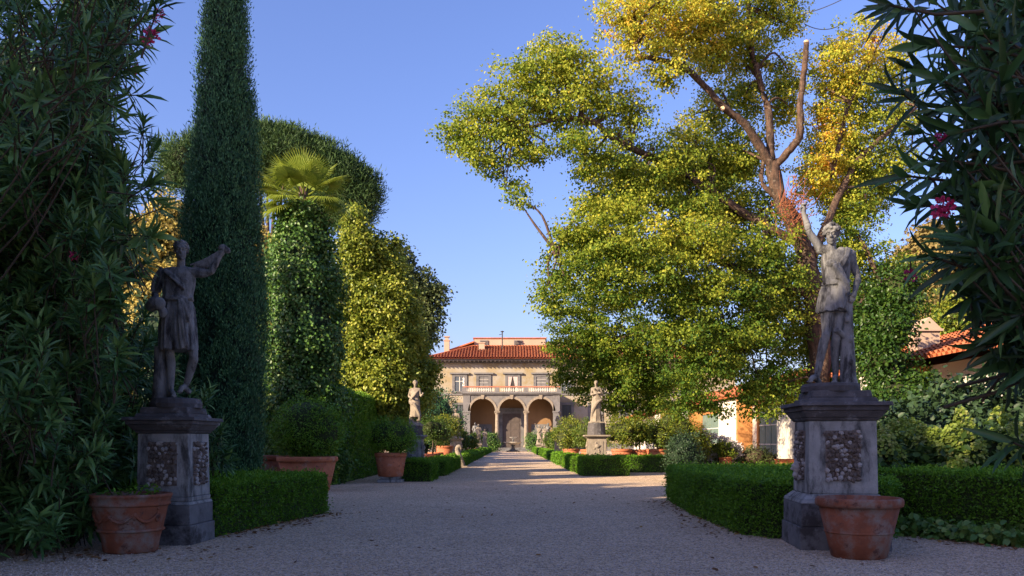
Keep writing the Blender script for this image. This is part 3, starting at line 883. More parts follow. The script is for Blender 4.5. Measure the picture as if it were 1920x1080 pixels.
def skirt(mb, rings, nf=11, amp=.10, ph=0.0, n=72):
    """pleated cloth: rings of (cx, cy, z, rx, ry); folds deepen downwards"""
    out = []
    m = len(rings)
    for i, (cx, cy, z, rx, ry) in enumerate(rings):
        u = i / (m - 1); q = []
        for k in range(n):
            a = 2 * math.pi * k / n
            f = math.sin(nf * a + ph + .9 * math.sin(3 * a + 2 * u)) * .6 + .4 * math.sin((nf * 2 - 3) * a + 1.3 * ph + 1.5 * u)
            r = 1 + amp * (u ** .8) * f + .02 * math.sin(5 * a + 6 * u)
            q.append((cx + rx * r * math.cos(a), cy + ry * r * math.sin(a), z + .012 * u * math.sin(nf * a + 1.0)))
        out.append(q)
    mb.loft(out)

def wrap(mb, pts, rad, fold=3):
    """a rope of folded cloth"""
    q, r = crom(pts, rad, 6)
    for k in range(fold):
        a = 6.28 * k / fold
        mb.tube([p + np.array((math.cos(a + i * .12), .4 * math.sin(a + i * .12), math.sin(a + i * .12))) * r[i] * .55 for i, p in enumerate(q)], [x * .6 for x in r], 8)

def slab(mb, w0, d0, z0, z1, cx=0, cy=0):
    mb.box(cx - w0 / 2, cx + w0 / 2, cy - d0 / 2, cy + d0 / 2, z0, z1)

# -- statue of a striding youth with one arm raised, near the big empty pot
XA, YA, ZA = 4.36, 11.5, 2.165
def statue_raised_arm():
    t = thing('statue', 'grey stone youth raising one arm high and leaning on a tree stump', 'statue', (XA, YA, ZA), R(-4), 'stone statues in the garden')
    t.scale = (1.015,) * 3
    s = 1.04
    J = dict(head=(-.055, -.02, 1.99), neck=(-.045, 0, 1.80), shoulder_a=(-.19, .0, 1.80), elbow_a=(-.345, -.02, 2.03), wrist_a=(-.425, -.04, 2.28),
             shoulder_b=(.185, .01, 1.72), elbow_b=(.30, .03, 1.42), wrist_b=(.215, -.10, 1.21), chest=(0, 0, 1.57), waist=(.0, 0, 1.34), pelvis=(-.015, 0, 1.18),
             hip_a=(-.10, -.01, 1.10), knee_a=(-.14, -.06, .67), ankle_a=(-.245, -.02, .12), toe_a=(-.37, -.14, .035),
             hip_b=(.07, 0, 1.10), knee_b=(.0, -.03, .65), ankle_b=(.03, .10, .12), toe_b=(-.03, -.06, .035),
             hand_a=((-.1, 0, 1), (.3, -.9, 0), 1.0), hand_b=((-.35, -.35, -.85), (-.2, .6, -.4), .55))
    mb = body(J, s)
    head(mb, J['head'], 1.17, R(-22), R(8), 'curly')
    obj('body', remesh(mb, 'statue_body', .0075, 1, .002, 22), M['statue'], t)
    tn = MB()
    skirt(tn, [(0, 0, 1.42, .16, .125), (-.005, 0, 1.34, .152, .12), (-.01, 0, 1.24, .19, .14), (-.025, -.01, 1.10, .20, .155), (-.035, -.01, .96, .21, .165)], 11, .13)
    skirt(tn, [(0, 0, 1.68, .13, .115), (0, 0, 1.55, .188, .138), (0, -.005, 1.45, .178, .135), (0, -.01, 1.36, .162, .13), (-.005, -.01, 1.31, .185, .145)], 8, .07, 1.2)
    wrap(tn, [(.15, -.02, 1.80), (.11, -.12, 1.68), (.0, -.15, 1.52), (-.02, -.15, 1.40)], [.035, .035, .04, .04])
    wrap(tn, [(-.06, -.17, 1.58), (.0, -.18, 1.46), (.07, -.18, 1.34), (.1, -.17, 1.2)], [.045, .055, .05, .03])
    wrap(tn, [(.15, .03, 1.80), (.215, .01, 1.72), (.25, .02, 1.58)], [.045, .06, .045])
    wrap(tn, [(-.17, -.05, 1.36), (0, -.15, 1.345), (.17, -.05, 1.37)], [.025, .03, .025])
    wrap(tn, [(.03, -.17, 1.33), (.02, -.19, 1.18), (.03, -.19, 1.0)], [.04, .05, .055])
    obj('tunic', remesh(tn, 'statue_tunic', .0085, 1, .002, 20), M['statue'], t)
    st = MB()
    st.tube([(.17, 0, 0), (.165, 0, .1), (.15, 0, .45), (.14, -.01, .85), (.14, -.02, 1.10)], [.12, .104, .094, .08, .075], 18, .05)
    st.tube([(.12, -.03, .62), (-.03, -.12, .72)], [.042, .040], 10)
    for z, x in ((.30, .17), (.59, .17), (.85, .12)):
        st.ell((x, -.10, z), (.035, .03, .045), 10, 6)
    obj('tree_stump', remesh(st, 'tree_stump', .010, 1, .004, 16), M['statue'], t)
    pb = MB(); pb.lathe([(.37, -.10), (.375, -.03), (.36, .005), (.33, .012)], 26, (-.06, -.01, 0), .03)
    pb.build('plinth', 'crust', t)
    return t

# -- statue of a man carrying a sling of cloth, near the garlanded pot
XB, YB, ZB = -4.69, 11.9, 1.99
def statue_sling():
    t = thing('statue', 'grey stone man in knee-length tunic holding up a fan of cloth', 'statue', (XB, YB, ZB), R(5), 'stone statues in the garden')
    t.scale = (1.045,) * 3
    s = 1.05
    J = dict(head=(.075, -.02, 1.985), neck=(.07, 0, 1.78), shoulder_a=(-.155, .0, 1.68), elbow_a=(-.275, .02, 1.41), wrist_a=(-.19, -.17, 1.30),
             shoulder_b=(.25, 0, 1.69), elbow_b=(.46, -.03, 1.70), wrist_b=(.59, -.05, 1.91), chest=(.04, 0, 1.54), waist=(.035, 0, 1.34), pelvis=(.035, 0, 1.16),
             hip_a=(-.05, 0, 1.10), knee_a=(-.06, -.05, .62), ankle_a=(-.06, -.02, .11), toe_a=(.02, -.15, .035),
             hip_b=(.14, 0, 1.10), knee_b=(.235, -.01, .58), ankle_b=(.10, .13, .20), toe_b=(.05, .02, .10),
             hand_a=((.7, -.35, -.2), (0, .2, -1), .9), hand_b=((.5, -.1, .9), (-.6, -.4, .3), 1.0))
    mb = body(J, s)
    head(mb, J['head'], 1.15, R(14), R(6), 'short')
    obj('body', remesh(mb, 'statue_body', .0075, 1, .002, 22), M['statue'], t)
    tn = MB()
    skirt(tn, [(.035, 0, 1.40, .18, .14), (.035, 0, 1.33, .165, .135), (.035, 0, 1.2, .21, .165), (.03, 0, .95, .235, .18), (.035, 0, .65, .24, .195)], 12, .125, .6)
    skirt(tn, [(.045, 0, 1.74, .15, .11), (.045, 0, 1.66, .215, .14), (.04, 0, 1.52, .215, .15), (.035, -.01, 1.38, .195, .15), (.035, -.01, 1.32, .205, .16)], 9, .07, 2.0)
    wrap(tn, [(-.15, 0, 1.72), (-.22, .0, 1.58), (-.26, .02, 1.45)], [.07, .075, .065])
    wrap(tn, [(.25, 0, 1.72), (.33, -.01, 1.70), (.4, -.02, 1.69)], [.075, .07, .055])
    wrap(tn, [(-.15, -.06, 1.345), (.035, -.16, 1.33), (.22, -.06, 1.36)], [.028, .034, .028])
    wrap(tn, [(-.1, -.12, 1.70), (.03, -.17, 1.58), (.15, -.15, 1.46)], [.03, .035, .03])
    wrap(tn, [(.10, -.17, 1.32), (.13, -.2, 1.12), (.15, -.2, .85), (.16, -.19, .68)], [.03, .045, .05, .05])
    wrap(tn, [(.14, -.15, 1.33), (.2, -.17, 1.15), (.2, -.14, 1.02)], [.04, .05, .03])
    obj('tunic', remesh(tn, 'statue_tunic', .0085, 1, .002, 20), M['statue'], t)
    cl = MB()
    hd = np.array((.62, -.06, 2.0))
    for i in range(5):
        u = i / 4
        e = np.array((.19 + .20 * u, -.02, 1.79 - .04 * u))
        mid = (hd + e) / 2 + np.array((0, 0, -.02 - .04 * u))
        cl.tube(*crom([hd, mid, e], [.016, .013 + .004 * u, .013], 4), 8)
    cl.ell((.63, -.06, 2.02), (.06, .05, .05), 10, 7); cl.ell((.68, -.05, 1.99), (.05, .05, .045), 8, 6)
    obj('cloth', remesh(cl, 'statue_cloth', .009, 1, .003, 20), M['statue'], t)
    bn = MB(); bn.ell((-.17, -.24, 1.24), (.12, .08, .09), 12, 8); bn.ell((-.25, -.2, 1.21), (.08, .07, .08), 10, 6); bn.ell((-.1, -.22, 1.13), (.06, .05, .08), 10, 6)
    obj('bundle', remesh(bn, 'bundle', .012, 2, .008, 14), M['statue'], t)
    st = MB(); st.tube([(-.215, .03, 0), (-.21, .03, .3), (-.20, .03, .70)], [.10, .085, .08], 16, .08)
    obj('tree_stump', remesh(st, 'tree_stump', .012, 1, .004, 16), M['statue'], t)
    pb = MB(); pb.lathe([(.33, -.12), (.335, -.06), (.31, .0), (.27, .012)], 24, (.0, 0, 0), .03)
    pb.build('plinth', 'crust', t)
    return t

STONES = [ico_mesh('stone', 20 + i, 1, .3, (1, .75, .8)) for i in range(6)]
for i, me in enumerate(STONES): me.materials.append(M['tufa' if i % 3 else 'tufa_pale'])

def rubble_panel(parent, w_, h, seed, n=64, mask=False):
    """panel of tufa lumps standing in the xz plane, face towards -y, local origin at its middle"""
    rs = random.Random(seed)
    p = MB().box(-w_ / 2, w_ / 2, 0, .03, -h / 2, h / 2).build('rubble_panel', 'tufa', parent)
    cols = max(5, round(w_ / .052)); rows = max(8, round(h / .058))
    for j in range(rows):
        for i in range(cols):
            o = obj('stone', STONES[rs.randrange(6)], None, p)
            s = rs.uniform(.024, .042)
            o.location = (-w_ / 2 + (i + .5 + (j % 2) * .4 - .2 + rs.uniform(-.25, .25)) * w_ / cols, rs.uniform(-.03, -.002), -h / 2 + (j + .5 + rs.uniform(-.25, .25)) * h / rows)
            o.scale = (s, s * rs.uniform(.8, 1.5), s * rs.uniform(.7, 1.1))
            o.rotation_euler = (rs.uniform(0, 6), rs.uniform(0, 6), rs.uniform(0, 6))
    if mask:
        m = MB(); m.ell((0, -.05, -.16), (.075, .06, .085), 12, 8); m.ell((-.03, -.1, -.14), (.022, .02, .018), 8, 5); m.ell((.03, -.1, -.14), (.022, .02, .018), 8, 5)
        m.ell((0, -.115, -.18), (.025, .025, .02), 8, 5); m.ell((0, -.06, -.26), (.05, .05, .05), 10, 6)
        obj('mask', remesh(m, 'mask', .01, 1, .004, 20), M['tufa_pale'], p)
    return p

def big_pedestal(x, y, rz, label, top, seed, mask, bw=1.0, sw=1.0, cw=1.0):
    t = thing('pedestal', label, 'pedestal', (x, y, 0), rz, 'large stone pedestals with rubble panels')
    k = top / 2.08
    b_ = .57 * bw
    MB().box(-b_, b_, -b_, b_, 0, .30 * k).box(-b_ + .02, b_ - .02, -b_ + .02, b_ - .02, .305 * k, .60 * k).build('base', 'base_stone', t, bevel=.012)
    MB().frustum(2 * b_ - .03, 2 * b_ - .07, .60 * k + .002, .65 * k).frustum(2 * b_ - .09, .90 * sw, .652 * k, .72 * k).build('base_moulding', 'stone', t, bevel=.012)
    MB().frustum(.88 * sw, .85 * sw, .722 * k, 1.68 * k).build('shaft', 'stone', t, bevel=.015)
    MB().frustum(.88 * sw, .94 * sw, 1.682 * k, 1.72 * k).frustum(.95 * sw, 1.05 * cw, 1.722 * k, 1.81 * k).frustum(1.08 * cw, 1.10 * cw, 1.812 * k, 1.87 * k).frustum(1.18 * cw, 1.15 * cw, 1.872 * k, 1.925 * k).build('cornice', 'crust', t, bevel=.012)
    MB().frustum(.90 * cw, .84 * cw, 1.927 * k, 1.985 * k).frustum(.78 * cw, .74 * cw, 1.987 * k, top).build('cap_slab', 'crust', t, bevel=.012)
    for i, (rot, dx, dy) in enumerate(((0, 0, -.438 * sw), (-90, -.438 * sw, 0), (90, .438 * sw, 0))):
        if i == 1 and not mask: continue
        if i == 2 and mask: continue
        p = rubble_panel(t, .44 * sw ** .5, .66 * k, seed + i, mask=mask and i == 1)
        p.location = (dx, dy, 1.22 * k); p.rotation_euler = (0, 0, R(rot))
    return t

big_pedestal(XA - .02, YA, R(-6), 'grey stone pedestal with rubble panels under the raised-arm youth', 2.07, 31, True)
big_pedestal(XB - .02, YB, R(-3), 'dark stone pedestal with rubble panels under the tunic figure by the oleander', 1.87, 57, False, .72, .82, .86)
statue_raised_arm()
statue_sling()

# -- smaller draped figures down the garden
def draped_figure(label, loc, rz, s, mat, kind, voxel=.02):
    t = thing('statue', label, 'statue', loc, rz, 'stone statues in the garden')
    mir = -1 if kind % 2 else 1
    m = lambda x, y, z: (x * mir * s, y * s, z * s)
    J = dict(head=m(.02, -.02, 1.68), neck=m(.01, 0, 1.5), shoulder_a=m(-.17, 0, 1.43), shoulder_b=m(.18, 0, 1.44), chest=m(0, 0, 1.28), waist=m(0, 0, 1.1), pelvis=m(.02, 0, .96),
             hip_a=m(-.08, 0, .92), hip_b=m(.09, 0, .92), knee_a=m(-.1, -.05, .5), knee_b=m(.1, -.02, .5), ankle_a=m(-.1, 0, .1), ankle_b=m(.12, .03, .1), toe_a=m(-.13, -.14, .03), toe_b=m(.15, -.1, .03))
    arms = {0: ((-.26, .03, 1.18), (-.1, -.15, 1.1), (.27, -.05, 1.18), (.38, -.2, 1.25)),
            1: ((-.25, -.03, 1.2), (-.03, -.17, 1.3), (.27, .0, 1.18), (.2, -.12, 1.0)),
            2: ((-.3, 0, 1.6), (-.36, -.05, 1.85), (.28, .0, 1.2), (.15, -.15, 1.05)),
            3: ((-.24, -.08, 1.2), (.05, -.18, 1.38), (.24, -.1, 1.2), (.0, -.2, 1.25))}[kind % 4]
    J.update(elbow_a=m(*arms[0]), wrist_a=m(*arms[1]), elbow_b=m(*arms[2]), wrist_b=m(*arms[3]))
    mb = body(J, s)
    head(mb, J['head'], s * 1.02, R(20 * mir), R(5), 'bun' if kind % 2 else 'curly')
    obj('body', remesh(mb, 'statue_body', voxel * .75, 1), M[mat], t)
    tn = MB()
    hem = {0: .34, 1: .04, 2: .50, 3: .05}[kind % 4]
    skirt(tn, [m(.0, 0, 1.12) + (.155 * s, .125 * s), m(.01, 0, .95) + (.19 * s, .15 * s), m(.02, 0, .6) + (.19 * s, .17 * s), m(.02, 0, hem) + (.23 * s, .2 * s)], 8, .13, kind * 1.1, 56)
    if kind % 4 != 2:
        skirt(tn, [m(0, 0, 1.45) + (.13 * s, .1 * s), m(0, 0, 1.3) + (.195 * s, .145 * s), m(0, 0, 1.1) + (.16 * s, .135 * s), m(0, 0, 1.03) + (.19 * s, .15 * s)], 7, .06, kind, 56)
    wrap(tn, [m(.19, 0, 1.46), m(.05, -.16, 1.25), m(-.16, -.1, 1.05), m(-.2, 0, .9)], [.05 * s] * 4)
    wrap(tn, [m(-.18, -.1, .98), m(.05, -.2, .8), m(.2, -.14, .5), m(.2, -.05, .2)], [.05 * s] * 4)
    obj('robe', remesh(tn, 'statue_robe', voxel, 1), M[mat], t)
    rk = MB(); rk.ell((.0, .03, .06 * s), (.28 * s, .24 * s, .12 * s), 12, 8); rk.ell((-.15 * mir * s, .03, .22 * s), (.12 * s, .12 * s, .22 * s), 10, 8)
    rk.box(-.3 * s, .3 * s, -.24 * s, .26 * s, -.02, .05 * s)
    obj('rock_base', remesh(rk, 'rock_base', voxel * 1.3, 1, .012, 9), M[mat], t)
    return t

def small_pedestal(label, x, y, h, w_, mat, relief=True, block=0.0):
    t = thing('pedestal', label, 'pedestal', (x, y, 0), 0, 'small stone pedestals along the path')
    MB().box(-w_ * .6, w_ * .6, -w_ * .6, w_ * .6, 0, .22).frustum(w_ * 1.15, w_, .222, .32).build('base', mat, t, bevel=.01)
    MB().frustum(w_, w_ * .96, .322, h - .16).build('shaft', mat, t, bevel=.012)
    MB().frustum(w_ * 1.02, w_ * 1.25, h - .158, h - .07).box(-w_ * .68, w_ * .68, -w_ * .68, w_ * .68, h - .068, h).build('cornice', mat, t, bevel=.01)
    if block:
        MB().lathe([(w_ * .50, h + .002), (w_ * .48, h + block * .6), (w_ * .44, h + block)], 16).build('drum', 'crust', t)
    if relief:
        for rot in (0, -90, 90):
            m = MB()
            rs = random.Random(int(x * 100) + rot)
            m.box(-w_ * .30, w_ * .30, -.008, .0, .45, h - .28)
            p = m.build('relief_panel', mat, t)
            a = R(rot)
            p.rotation_euler = (0, 0, a); p.location = (math.sin(a) * w_ * .5, -math.cos(a) * w_ * .5, 0)
            q = MB()
            for i in range(14):
                zz = .5 + (h - .85) * i / 13
                q.ell((math.sin(i * 1.9) * w_ * .16, -.015, zz), (.05, .035, .045), 7, 5)
            q.ell((0, -.02, h - .5), (.11, .06, .10), 10, 6)
            obj('carving', remesh(q, 'carving', .02, 1), M[mat], p)
    return t

small_pedestal('stone pedestal with relief in a low hedge, beside the myrtle pot on its stand', -3.80, 33.4, 1.66, .66, 'stone', True, .36)
draped_figure('pale draped statue with one hand held out, in front of the yellow-green tree', (-3.80, 33.4, 2.02), R(-10), .98, 'warm_stone', 0)
small_pedestal('brown stone pedestal with carved relief rising behind the square hedge block', 3.82, 38.6, 1.70, .84, 'warm_stone', True, .54)
draped_figure('slim pale statue clasping its chest, in front of the linden foliage', (3.82, 38.6, 2.24), R(8), 1.07, 'warm_stone', 3)
small_pedestal('stone pedestal half hidden behind the bright citrus tree', -3.6, 55, 1.6, .7, 'warm_stone', True, 0)
draped_figure('pale statue with bowed head above the bright citrus tree', (-3.6, 55, 1.62), R(-15), 1.06, 'warm_stone', 1, .03)
small_pedestal('stone pedestal behind the round citrus bush beside the loggia column', 3.45, 62, 1.6, .7, 'warm_stone', False, 0)
draped_figure('pale statue seen against the loggia pier above the round citrus bush', (3.45, 62, 1.65), R(10), 1.08, 'warm_stone', 0, .03)
for i, (x, y, kd, z, lb) in enumerate(((-3.75, 96, 1, 1.1, 'first of two sunlit statues standing close together before the first loggia arch'), (-3.1, 97.5, 3, .75, 'second, shorter of two sunlit statues before the first loggia arch'),
                             (3.15, 99, 2, 1.05, 'sunlit statue with a raised hand before the third loggia arch'), (3.75, 97, 3, .95, 'sunlit statue bending its arms before the third loggia arch'))):
    small_pedestal('narrow pedestal under the ' + lb.split(' standing')[0].split(' before')[0].replace('first of two sunlit statues', 'taller paired statue').replace('second, shorter of two sunlit statues', 'shorter paired statue'), x, y, z, .6, 'warm_stone', False)
    draped_figure(lb, (x, y, z + .02), 0, 1.25 if i != 1 else 1.15, 'warm_stone', kd, .045)
for x, y, kd, lb, z in ((-5.25, 121.9, 1, 'shaded grey statue at the outer pier of the first loggia arch', 1.4), (5.3, 125.6, 0, 'pale statue in the shade inside the third loggia arch', 1.4)):
    small_pedestal('plain plinth under the ' + lb.split(' at ')[0].split(' in ')[0] + (' by the outer pier' if x < 0 else ' inside the third arch'), x, y, z, .7, 'pietra', False)
    draped_figure(lb, (x, y, z + .02), 0, 1.5, 'statue', kd, .05)

def roof_statue():
    t = draped_figure('tiny pale statue on the loggia balustrade corner', (-7.0, 123.95, 9.45), 0, .75, 'white_plaster', 2, .04)
roof_statue()

def fountain():
    t = thing('fountain', 'small pale stone fountain with two basins before the loggia steps', 'fountain', (.15, 117, 0))
    MB().lathe([(.9, 0), (.95, .12), (.6, .2), (.25, .35), (.2, .8), (.35, .95)], 20).build('foot', 'statue', t)
    MB().lathe([(.3, .952), (.9, 1.1), (1.25, 1.28), (1.28, 1.36), (1.15, 1.36), (.8, 1.2), (.1, 1.14)], 28).build('basin', 'white_plaster', t)
    MB().lathe([(.16, 1.16), (.1, 1.5), (.13, 1.75), (.1, 1.8)], 14).build('stem', 'statue', t)
    MB().lathe([(.12, 1.802), (.42, 1.92), (.55, 2.02), (.5, 2.03), (.3, 1.95), (.05, 1.92)], 20).build('upper_basin', 'white_plaster', t)
fountain()

# ------------------------------------------------------------------ terracotta pots
def garland_pot():
    t = thing('terracotta_pot', 'aged terracotta pot with garland relief and low seedlings at the oleander foot', 'plant pot', (-4.86, 10.88, 0), 0, 'terracotta pots')
    MB().lathe([(.30, 0), (.325, .02), (.345, .16), (.375, .27), (.385, .30), (.44, .56), (.455, .615), (.41, .66), (.36, .55), (.30, .50), (.0, .50)], 40).build('body', 'terracotta_dark', t, True)
    MB().lathe([(.372, .262), (.402, .272), (.408, .285), (.402, .298), (.376, .306)], 40).build('band', 'terracotta_dark', t, True)
    MB().lathe([(.452, .585), (.475, .60), (.48, .615), (.468, .632), (.475, .66), (.485, .70), (.495, .705), (.497, .735), (.48, .742), (.44, .74), (.42, .70), (.40, .6)], 44).build('rim', 'terracotta_dark', t, True)
    MB().lathe([(.43, .64), (.42, .66), (.2, .69), (0, .70)], 24).build('soil', 'soil', t)
    rs = random.Random(4)
    for a in (-150, -105, -62, -20):
        m = MB()
        for i in range(16):
            u = rs.gauss(0, .045); v = rs.gauss(0, .05)
            r = .415 + .20 * (v) + .0
            aa = R(a) + u / .4
            m.ell((r * math.cos(aa), r * math.sin(aa), .455 + v), (.022, .022, .020), 7, 5)
        obj('rosette', remesh(m, 'rosette', .011, 1), M['terracotta_dark'], t)
    m = MB()
    for k in range(3):
        a0, a1 = R((-150, -105, -62)[k]), R((-105, -62, -20)[k])
        pts = []
        for i in range(9):
            u = i / 8
            z = .50 - .10 * math.sin(math.pi * u); r = .428 + .2 * (z - .5) + .008
            a = a0 + (a1 - a0) * u
            pts.append((r * math.cos(a), r * math.sin(a), z))
        m.tube(pts, [.013 + .010 * math.sin(math.pi * i / 8) for i in range(9)], 7, .3)
    m.build('garland', 'terracotta_dark', t, True)
    k = 160
    a = rng.uniform(0, 6.28, k); r = .38 * np.sqrt(rng.uniform(0, 1, k))
    p = np.column_stack((r * np.cos(a), r * np.sin(a), np.full(k, .70)))
    hgt = rng.uniform(.0, .09, k)[:, None] * np.array((0, 0, 1.0)) * (1 + .6 * (p[:, :1] > 0))
    A = unit(np.column_stack((rng.normal(size=(k, 2)), rng.uniform(.1, .8, k))))
    obj('seedlings', leaves('seedlings', p + hgt, A, np.tile((0, 0, 1.0), (k, 1)), rng.uniform(.04, .075, k), .035, rng.uniform(.3, 1, k), ROUND), M['hedge'], t, kind='stuff')

def plain_pot(name, label, loc, r, h, br, mat='terracotta', rim=.11, band=True, soil=.62, group='terracotta pots', seg=40):
    t = thing('terracotta_pot', label, 'plant pot', loc, 0, group)
    k = h - rim
    MB().lathe([(br, 0), (br + .02, .015), (br + (r - br) * .8, k), (br + (r - br) * .8 - .03, k), (r * .78, h * soil), (0, h * soil + .01)], seg).build('body', mat, t, True)
    q = r
    MB().lathe([(q * .93, h - rim - .012), (q * .985, h - rim), (q, h - rim * .75), (q, h - rim * .35), (q * .985, h - .012), (q * .95, h), (q * .90, h - .005), (q * .86, h - rim * 1.2), (q * .8, h - rim * 1.5)], seg).build('rim', mat, t, True)
    if band:
        zb = h * .43
        rb = br + (r - br) * .8 * zb / k + .012
        MB().lathe([(rb - .03, zb - .018), (rb, zb - .012), (rb + .008, zb), (rb, zb + .012), (rb - .03, zb + .018)], seg).build('band', mat, t, True)
    MB().lathe([(r * .80, h * soil + .005), (r * .4, h * soil + .03), (0, h * soil + .035)], 20).build('soil', 'soil', t)
    return t

garland_pot()
plain_pot('pot', 'big empty terracotta pot standing before the raised-arm youth pedestal', (4.21, 10.36, 0), .505, .725, .30, 'terracotta_dark', .10, True, .80)

# broad terracotta tub with its round myrtle, and the myrtle pot on a stone stand
t = plain_pot('tub', 'broad low terracotta tub with thick pale rim under the large round myrtle', (-5.85, 24.4, 0), .86, .98, .6, 'terracotta', .14, True, .86)
t2 = thing('myrtle_bush', 'large round clipped myrtle growing in the broad terracotta tub', 'bush', (-5.85, 24.4, .93), 0, 'clipped myrtles in pots')
bush_parts(t2, [((0, 0, .92), (1.02, .95, .86)), ((-.25, .1, .7), (.85, .85, .7)), ((.3, 0, .75), (.75, .8, .66))], 'bush', .06, 22, 34, .16, .8, (-.1, .9, .07))
plain_pot('tub', 'dark terracotta tub standing between the cypress and the broad tub', (-7.35, 26.3, 0), .62, .98, .45, 'terracotta_dark', .13, True, .86)
st = thing('pot_stand', 'pale low stone stand under the myrtle pot at the path edge', 'stand', (-4.18, 29.4, 0))
MB().box(-.42, .42, -.38, .38, 0, .10).build('foot', 'stone', st, bevel=.02)
MB().frustum(.62, .70, .102, .20).build('block', 'stone', st, bevel=.015)
plain_pot('pot', 'reddish banded terracotta pot on the low stone stand', (-4.18, 29.4, .202), .56, .82, .40, 'terracotta', .13, True, .88)
t2 = thing('myrtle_bush', 'clipped myrtle dome in the pot on the stone stand', 'bush', (-4.18, 29.4, .95), 0, 'clipped myrtles in pots')
bush_parts(t2, [((0, 0, .65), (.84, .8, .62)), ((.15, 0, .45), (.75, .7, .45))], 'bush', .06, 24, 34, .15, .8, (-.1, .5, .05), tint0=.55)

# ------------------------------------------------------------------ hedges
hedge('box_hedge', 'low clipped box hedge between the garland pot pedestal and the broad tub', [(-4.35, 12.45), (-3.62, 16.6), (-3.75, 17.0), (-6.2, 17.3), (-6.0, 12.9)], .76, leaf=.042, dens=2600, group='low box hedges')
hedge('box_hedge', 'wide low box hedge block beside the raised-arm youth pedestal', [(3.42, 12.9), (3.75, 12.25), (5.4, 12.2), (7.4, 16), (9.2, 21), (3.75, 20.6), (3.45, 16.5)], .80, leaf=.045, dens=2200, group='low box hedges')
hedge('box_hedge', 'shaded box hedge running out of the picture under the hydrangeas', [(5.3, 14.9), (6.2, 13.6), (7.0, 11.6), (7.6, 9.2), (9.2, 9.4), (8.6, 12.4), (7.2, 15.3)], .92, leaf=.045, dens=2200, group='low box hedges')
hedge('clipped_hedge', 'tall clipped dark hedge wall behind the round myrtle tub', [(-5.75, 27.5), (-5.7, 36.5), (-7.6, 36.5), (-7.4, 27.5)], 3.2, 'bush', .07, 900, wob=.09)
lowh = [((-3.85, 29.8, -2.85, 32.6, .72), 'square end of the low hedge in front of the statue with held-out hand'), ((-3.7, 34.6, -2.75, 45, .62), 'low hedge strip past the statue with held-out hand'),
        ((-3.6, 47, -2.75, 58, .58), 'low hedge strip below the bright citrus tree'), ((-3.6, 61, -2.75, 80, .6), 'low hedge strip between the stone scroll and the paired statues'), ((-3.5, 83, -2.75, 112, .6), 'farthest low hedge strip leading to the first loggia arch'),
        ((2.85, 34.6, 4.75, 37.8, .74), 'square box hedge block in front of the carved brown pedestal'), ((4.8, 38.7, 7.9, 39.8, .72), 'low hedge before the lit gravel beneath the citrus pots'),
        ((2.8, 39.4, 3.6, 47, .66), 'low hedge behind the square hedge block along the path'), ((2.8, 49, 3.6, 60, .6), 'low hedge strip below the round citrus bush'), ((2.8, 63, 3.6, 82, .6), 'low hedge strip before the hand-raising statue'), ((2.75, 85, 3.5, 112, .6), 'farthest low hedge strip leading to the third loggia arch')]
for (x0, y0, x1, y1, h), lb in lowh:
    far = y0 > 45
    hedge('box_hedge', lb, [(x0, y0), (x1, y0), (x1, y1), (x0, y1)], h, leaf=.10 if far else .06, dens=420 if far else 1200, group='low box hedges')

# leafy mass of ground ivy at the foot of the shaded hedge
def ground_ivy():
    k = 1500
    u = rng.uniform(0, 1, k)
    a = np.array((5.6, 13.6)); b = np.array((6.95, 11.3))
    q = a + (b - a) * u[:, None] + rng.normal(size=(k, 2)) * .13 + np.array((-.05, -.1))
    p = np.column_stack((q, rng.uniform(.02, .30, k) * rng.uniform(.3, 1, k)))
    A = unit(rng.normal(size=(k, 3)) + np.array((-.5, -.5, 0)))
    N = unit(rng.normal(size=(k, 3)) * .5 + np.array((-.4, -.4, .8)))
    o = obj('ground_ivy', leaves('ground_ivy', p, A, N, rng.uniform(.07, .13, k), .09, rng.uniform(.3, .9, k), ROUND), M['ivy'], kind='stuff')
    o['label'] = 'broad-leaved ground ivy creeping at the foot of the shaded hedge'; o['category'] = 'ground cover'
ground_ivy()

# ------------------------------------------------------------------ citrus, shrubs and flowers of the middle garden
def potted_citrus(label, x, y, r, zc, pot_r=.5, pot_h=.85, leaf=.10, tint0=.55, mat='citrus', trunk=True, lumps=3, potlab=None):
    plain_pot('pot', potlab or ('terracotta pot under the ' + label), (x, y, 0), pot_r, pot_h, pot_r * .68, 'terracotta', .12, True, .88, seg=24)
    t = thing('citrus_tree', label, 'tree', (x, y, pot_h * .9), 0, 'potted citrus trees')
    bl = [((0, 0, zc - pot_h * .9), (r, r, r * .85))]
    for i in range(lumps):
        a = 6.28 * i / lumps + x
        bl.append(((.5 * r * math.cos(a), .5 * r * math.sin(a), zc - pot_h * .9 + random.uniform(-.25, .3) * r), (.62 * r,) * 3))
    bush_parts(t, bl, mat, leaf, 7, 26, .2, .62, (-.1, max(.3, zc - pot_h * .9), .045), tint0=tint0, aspect=.5)

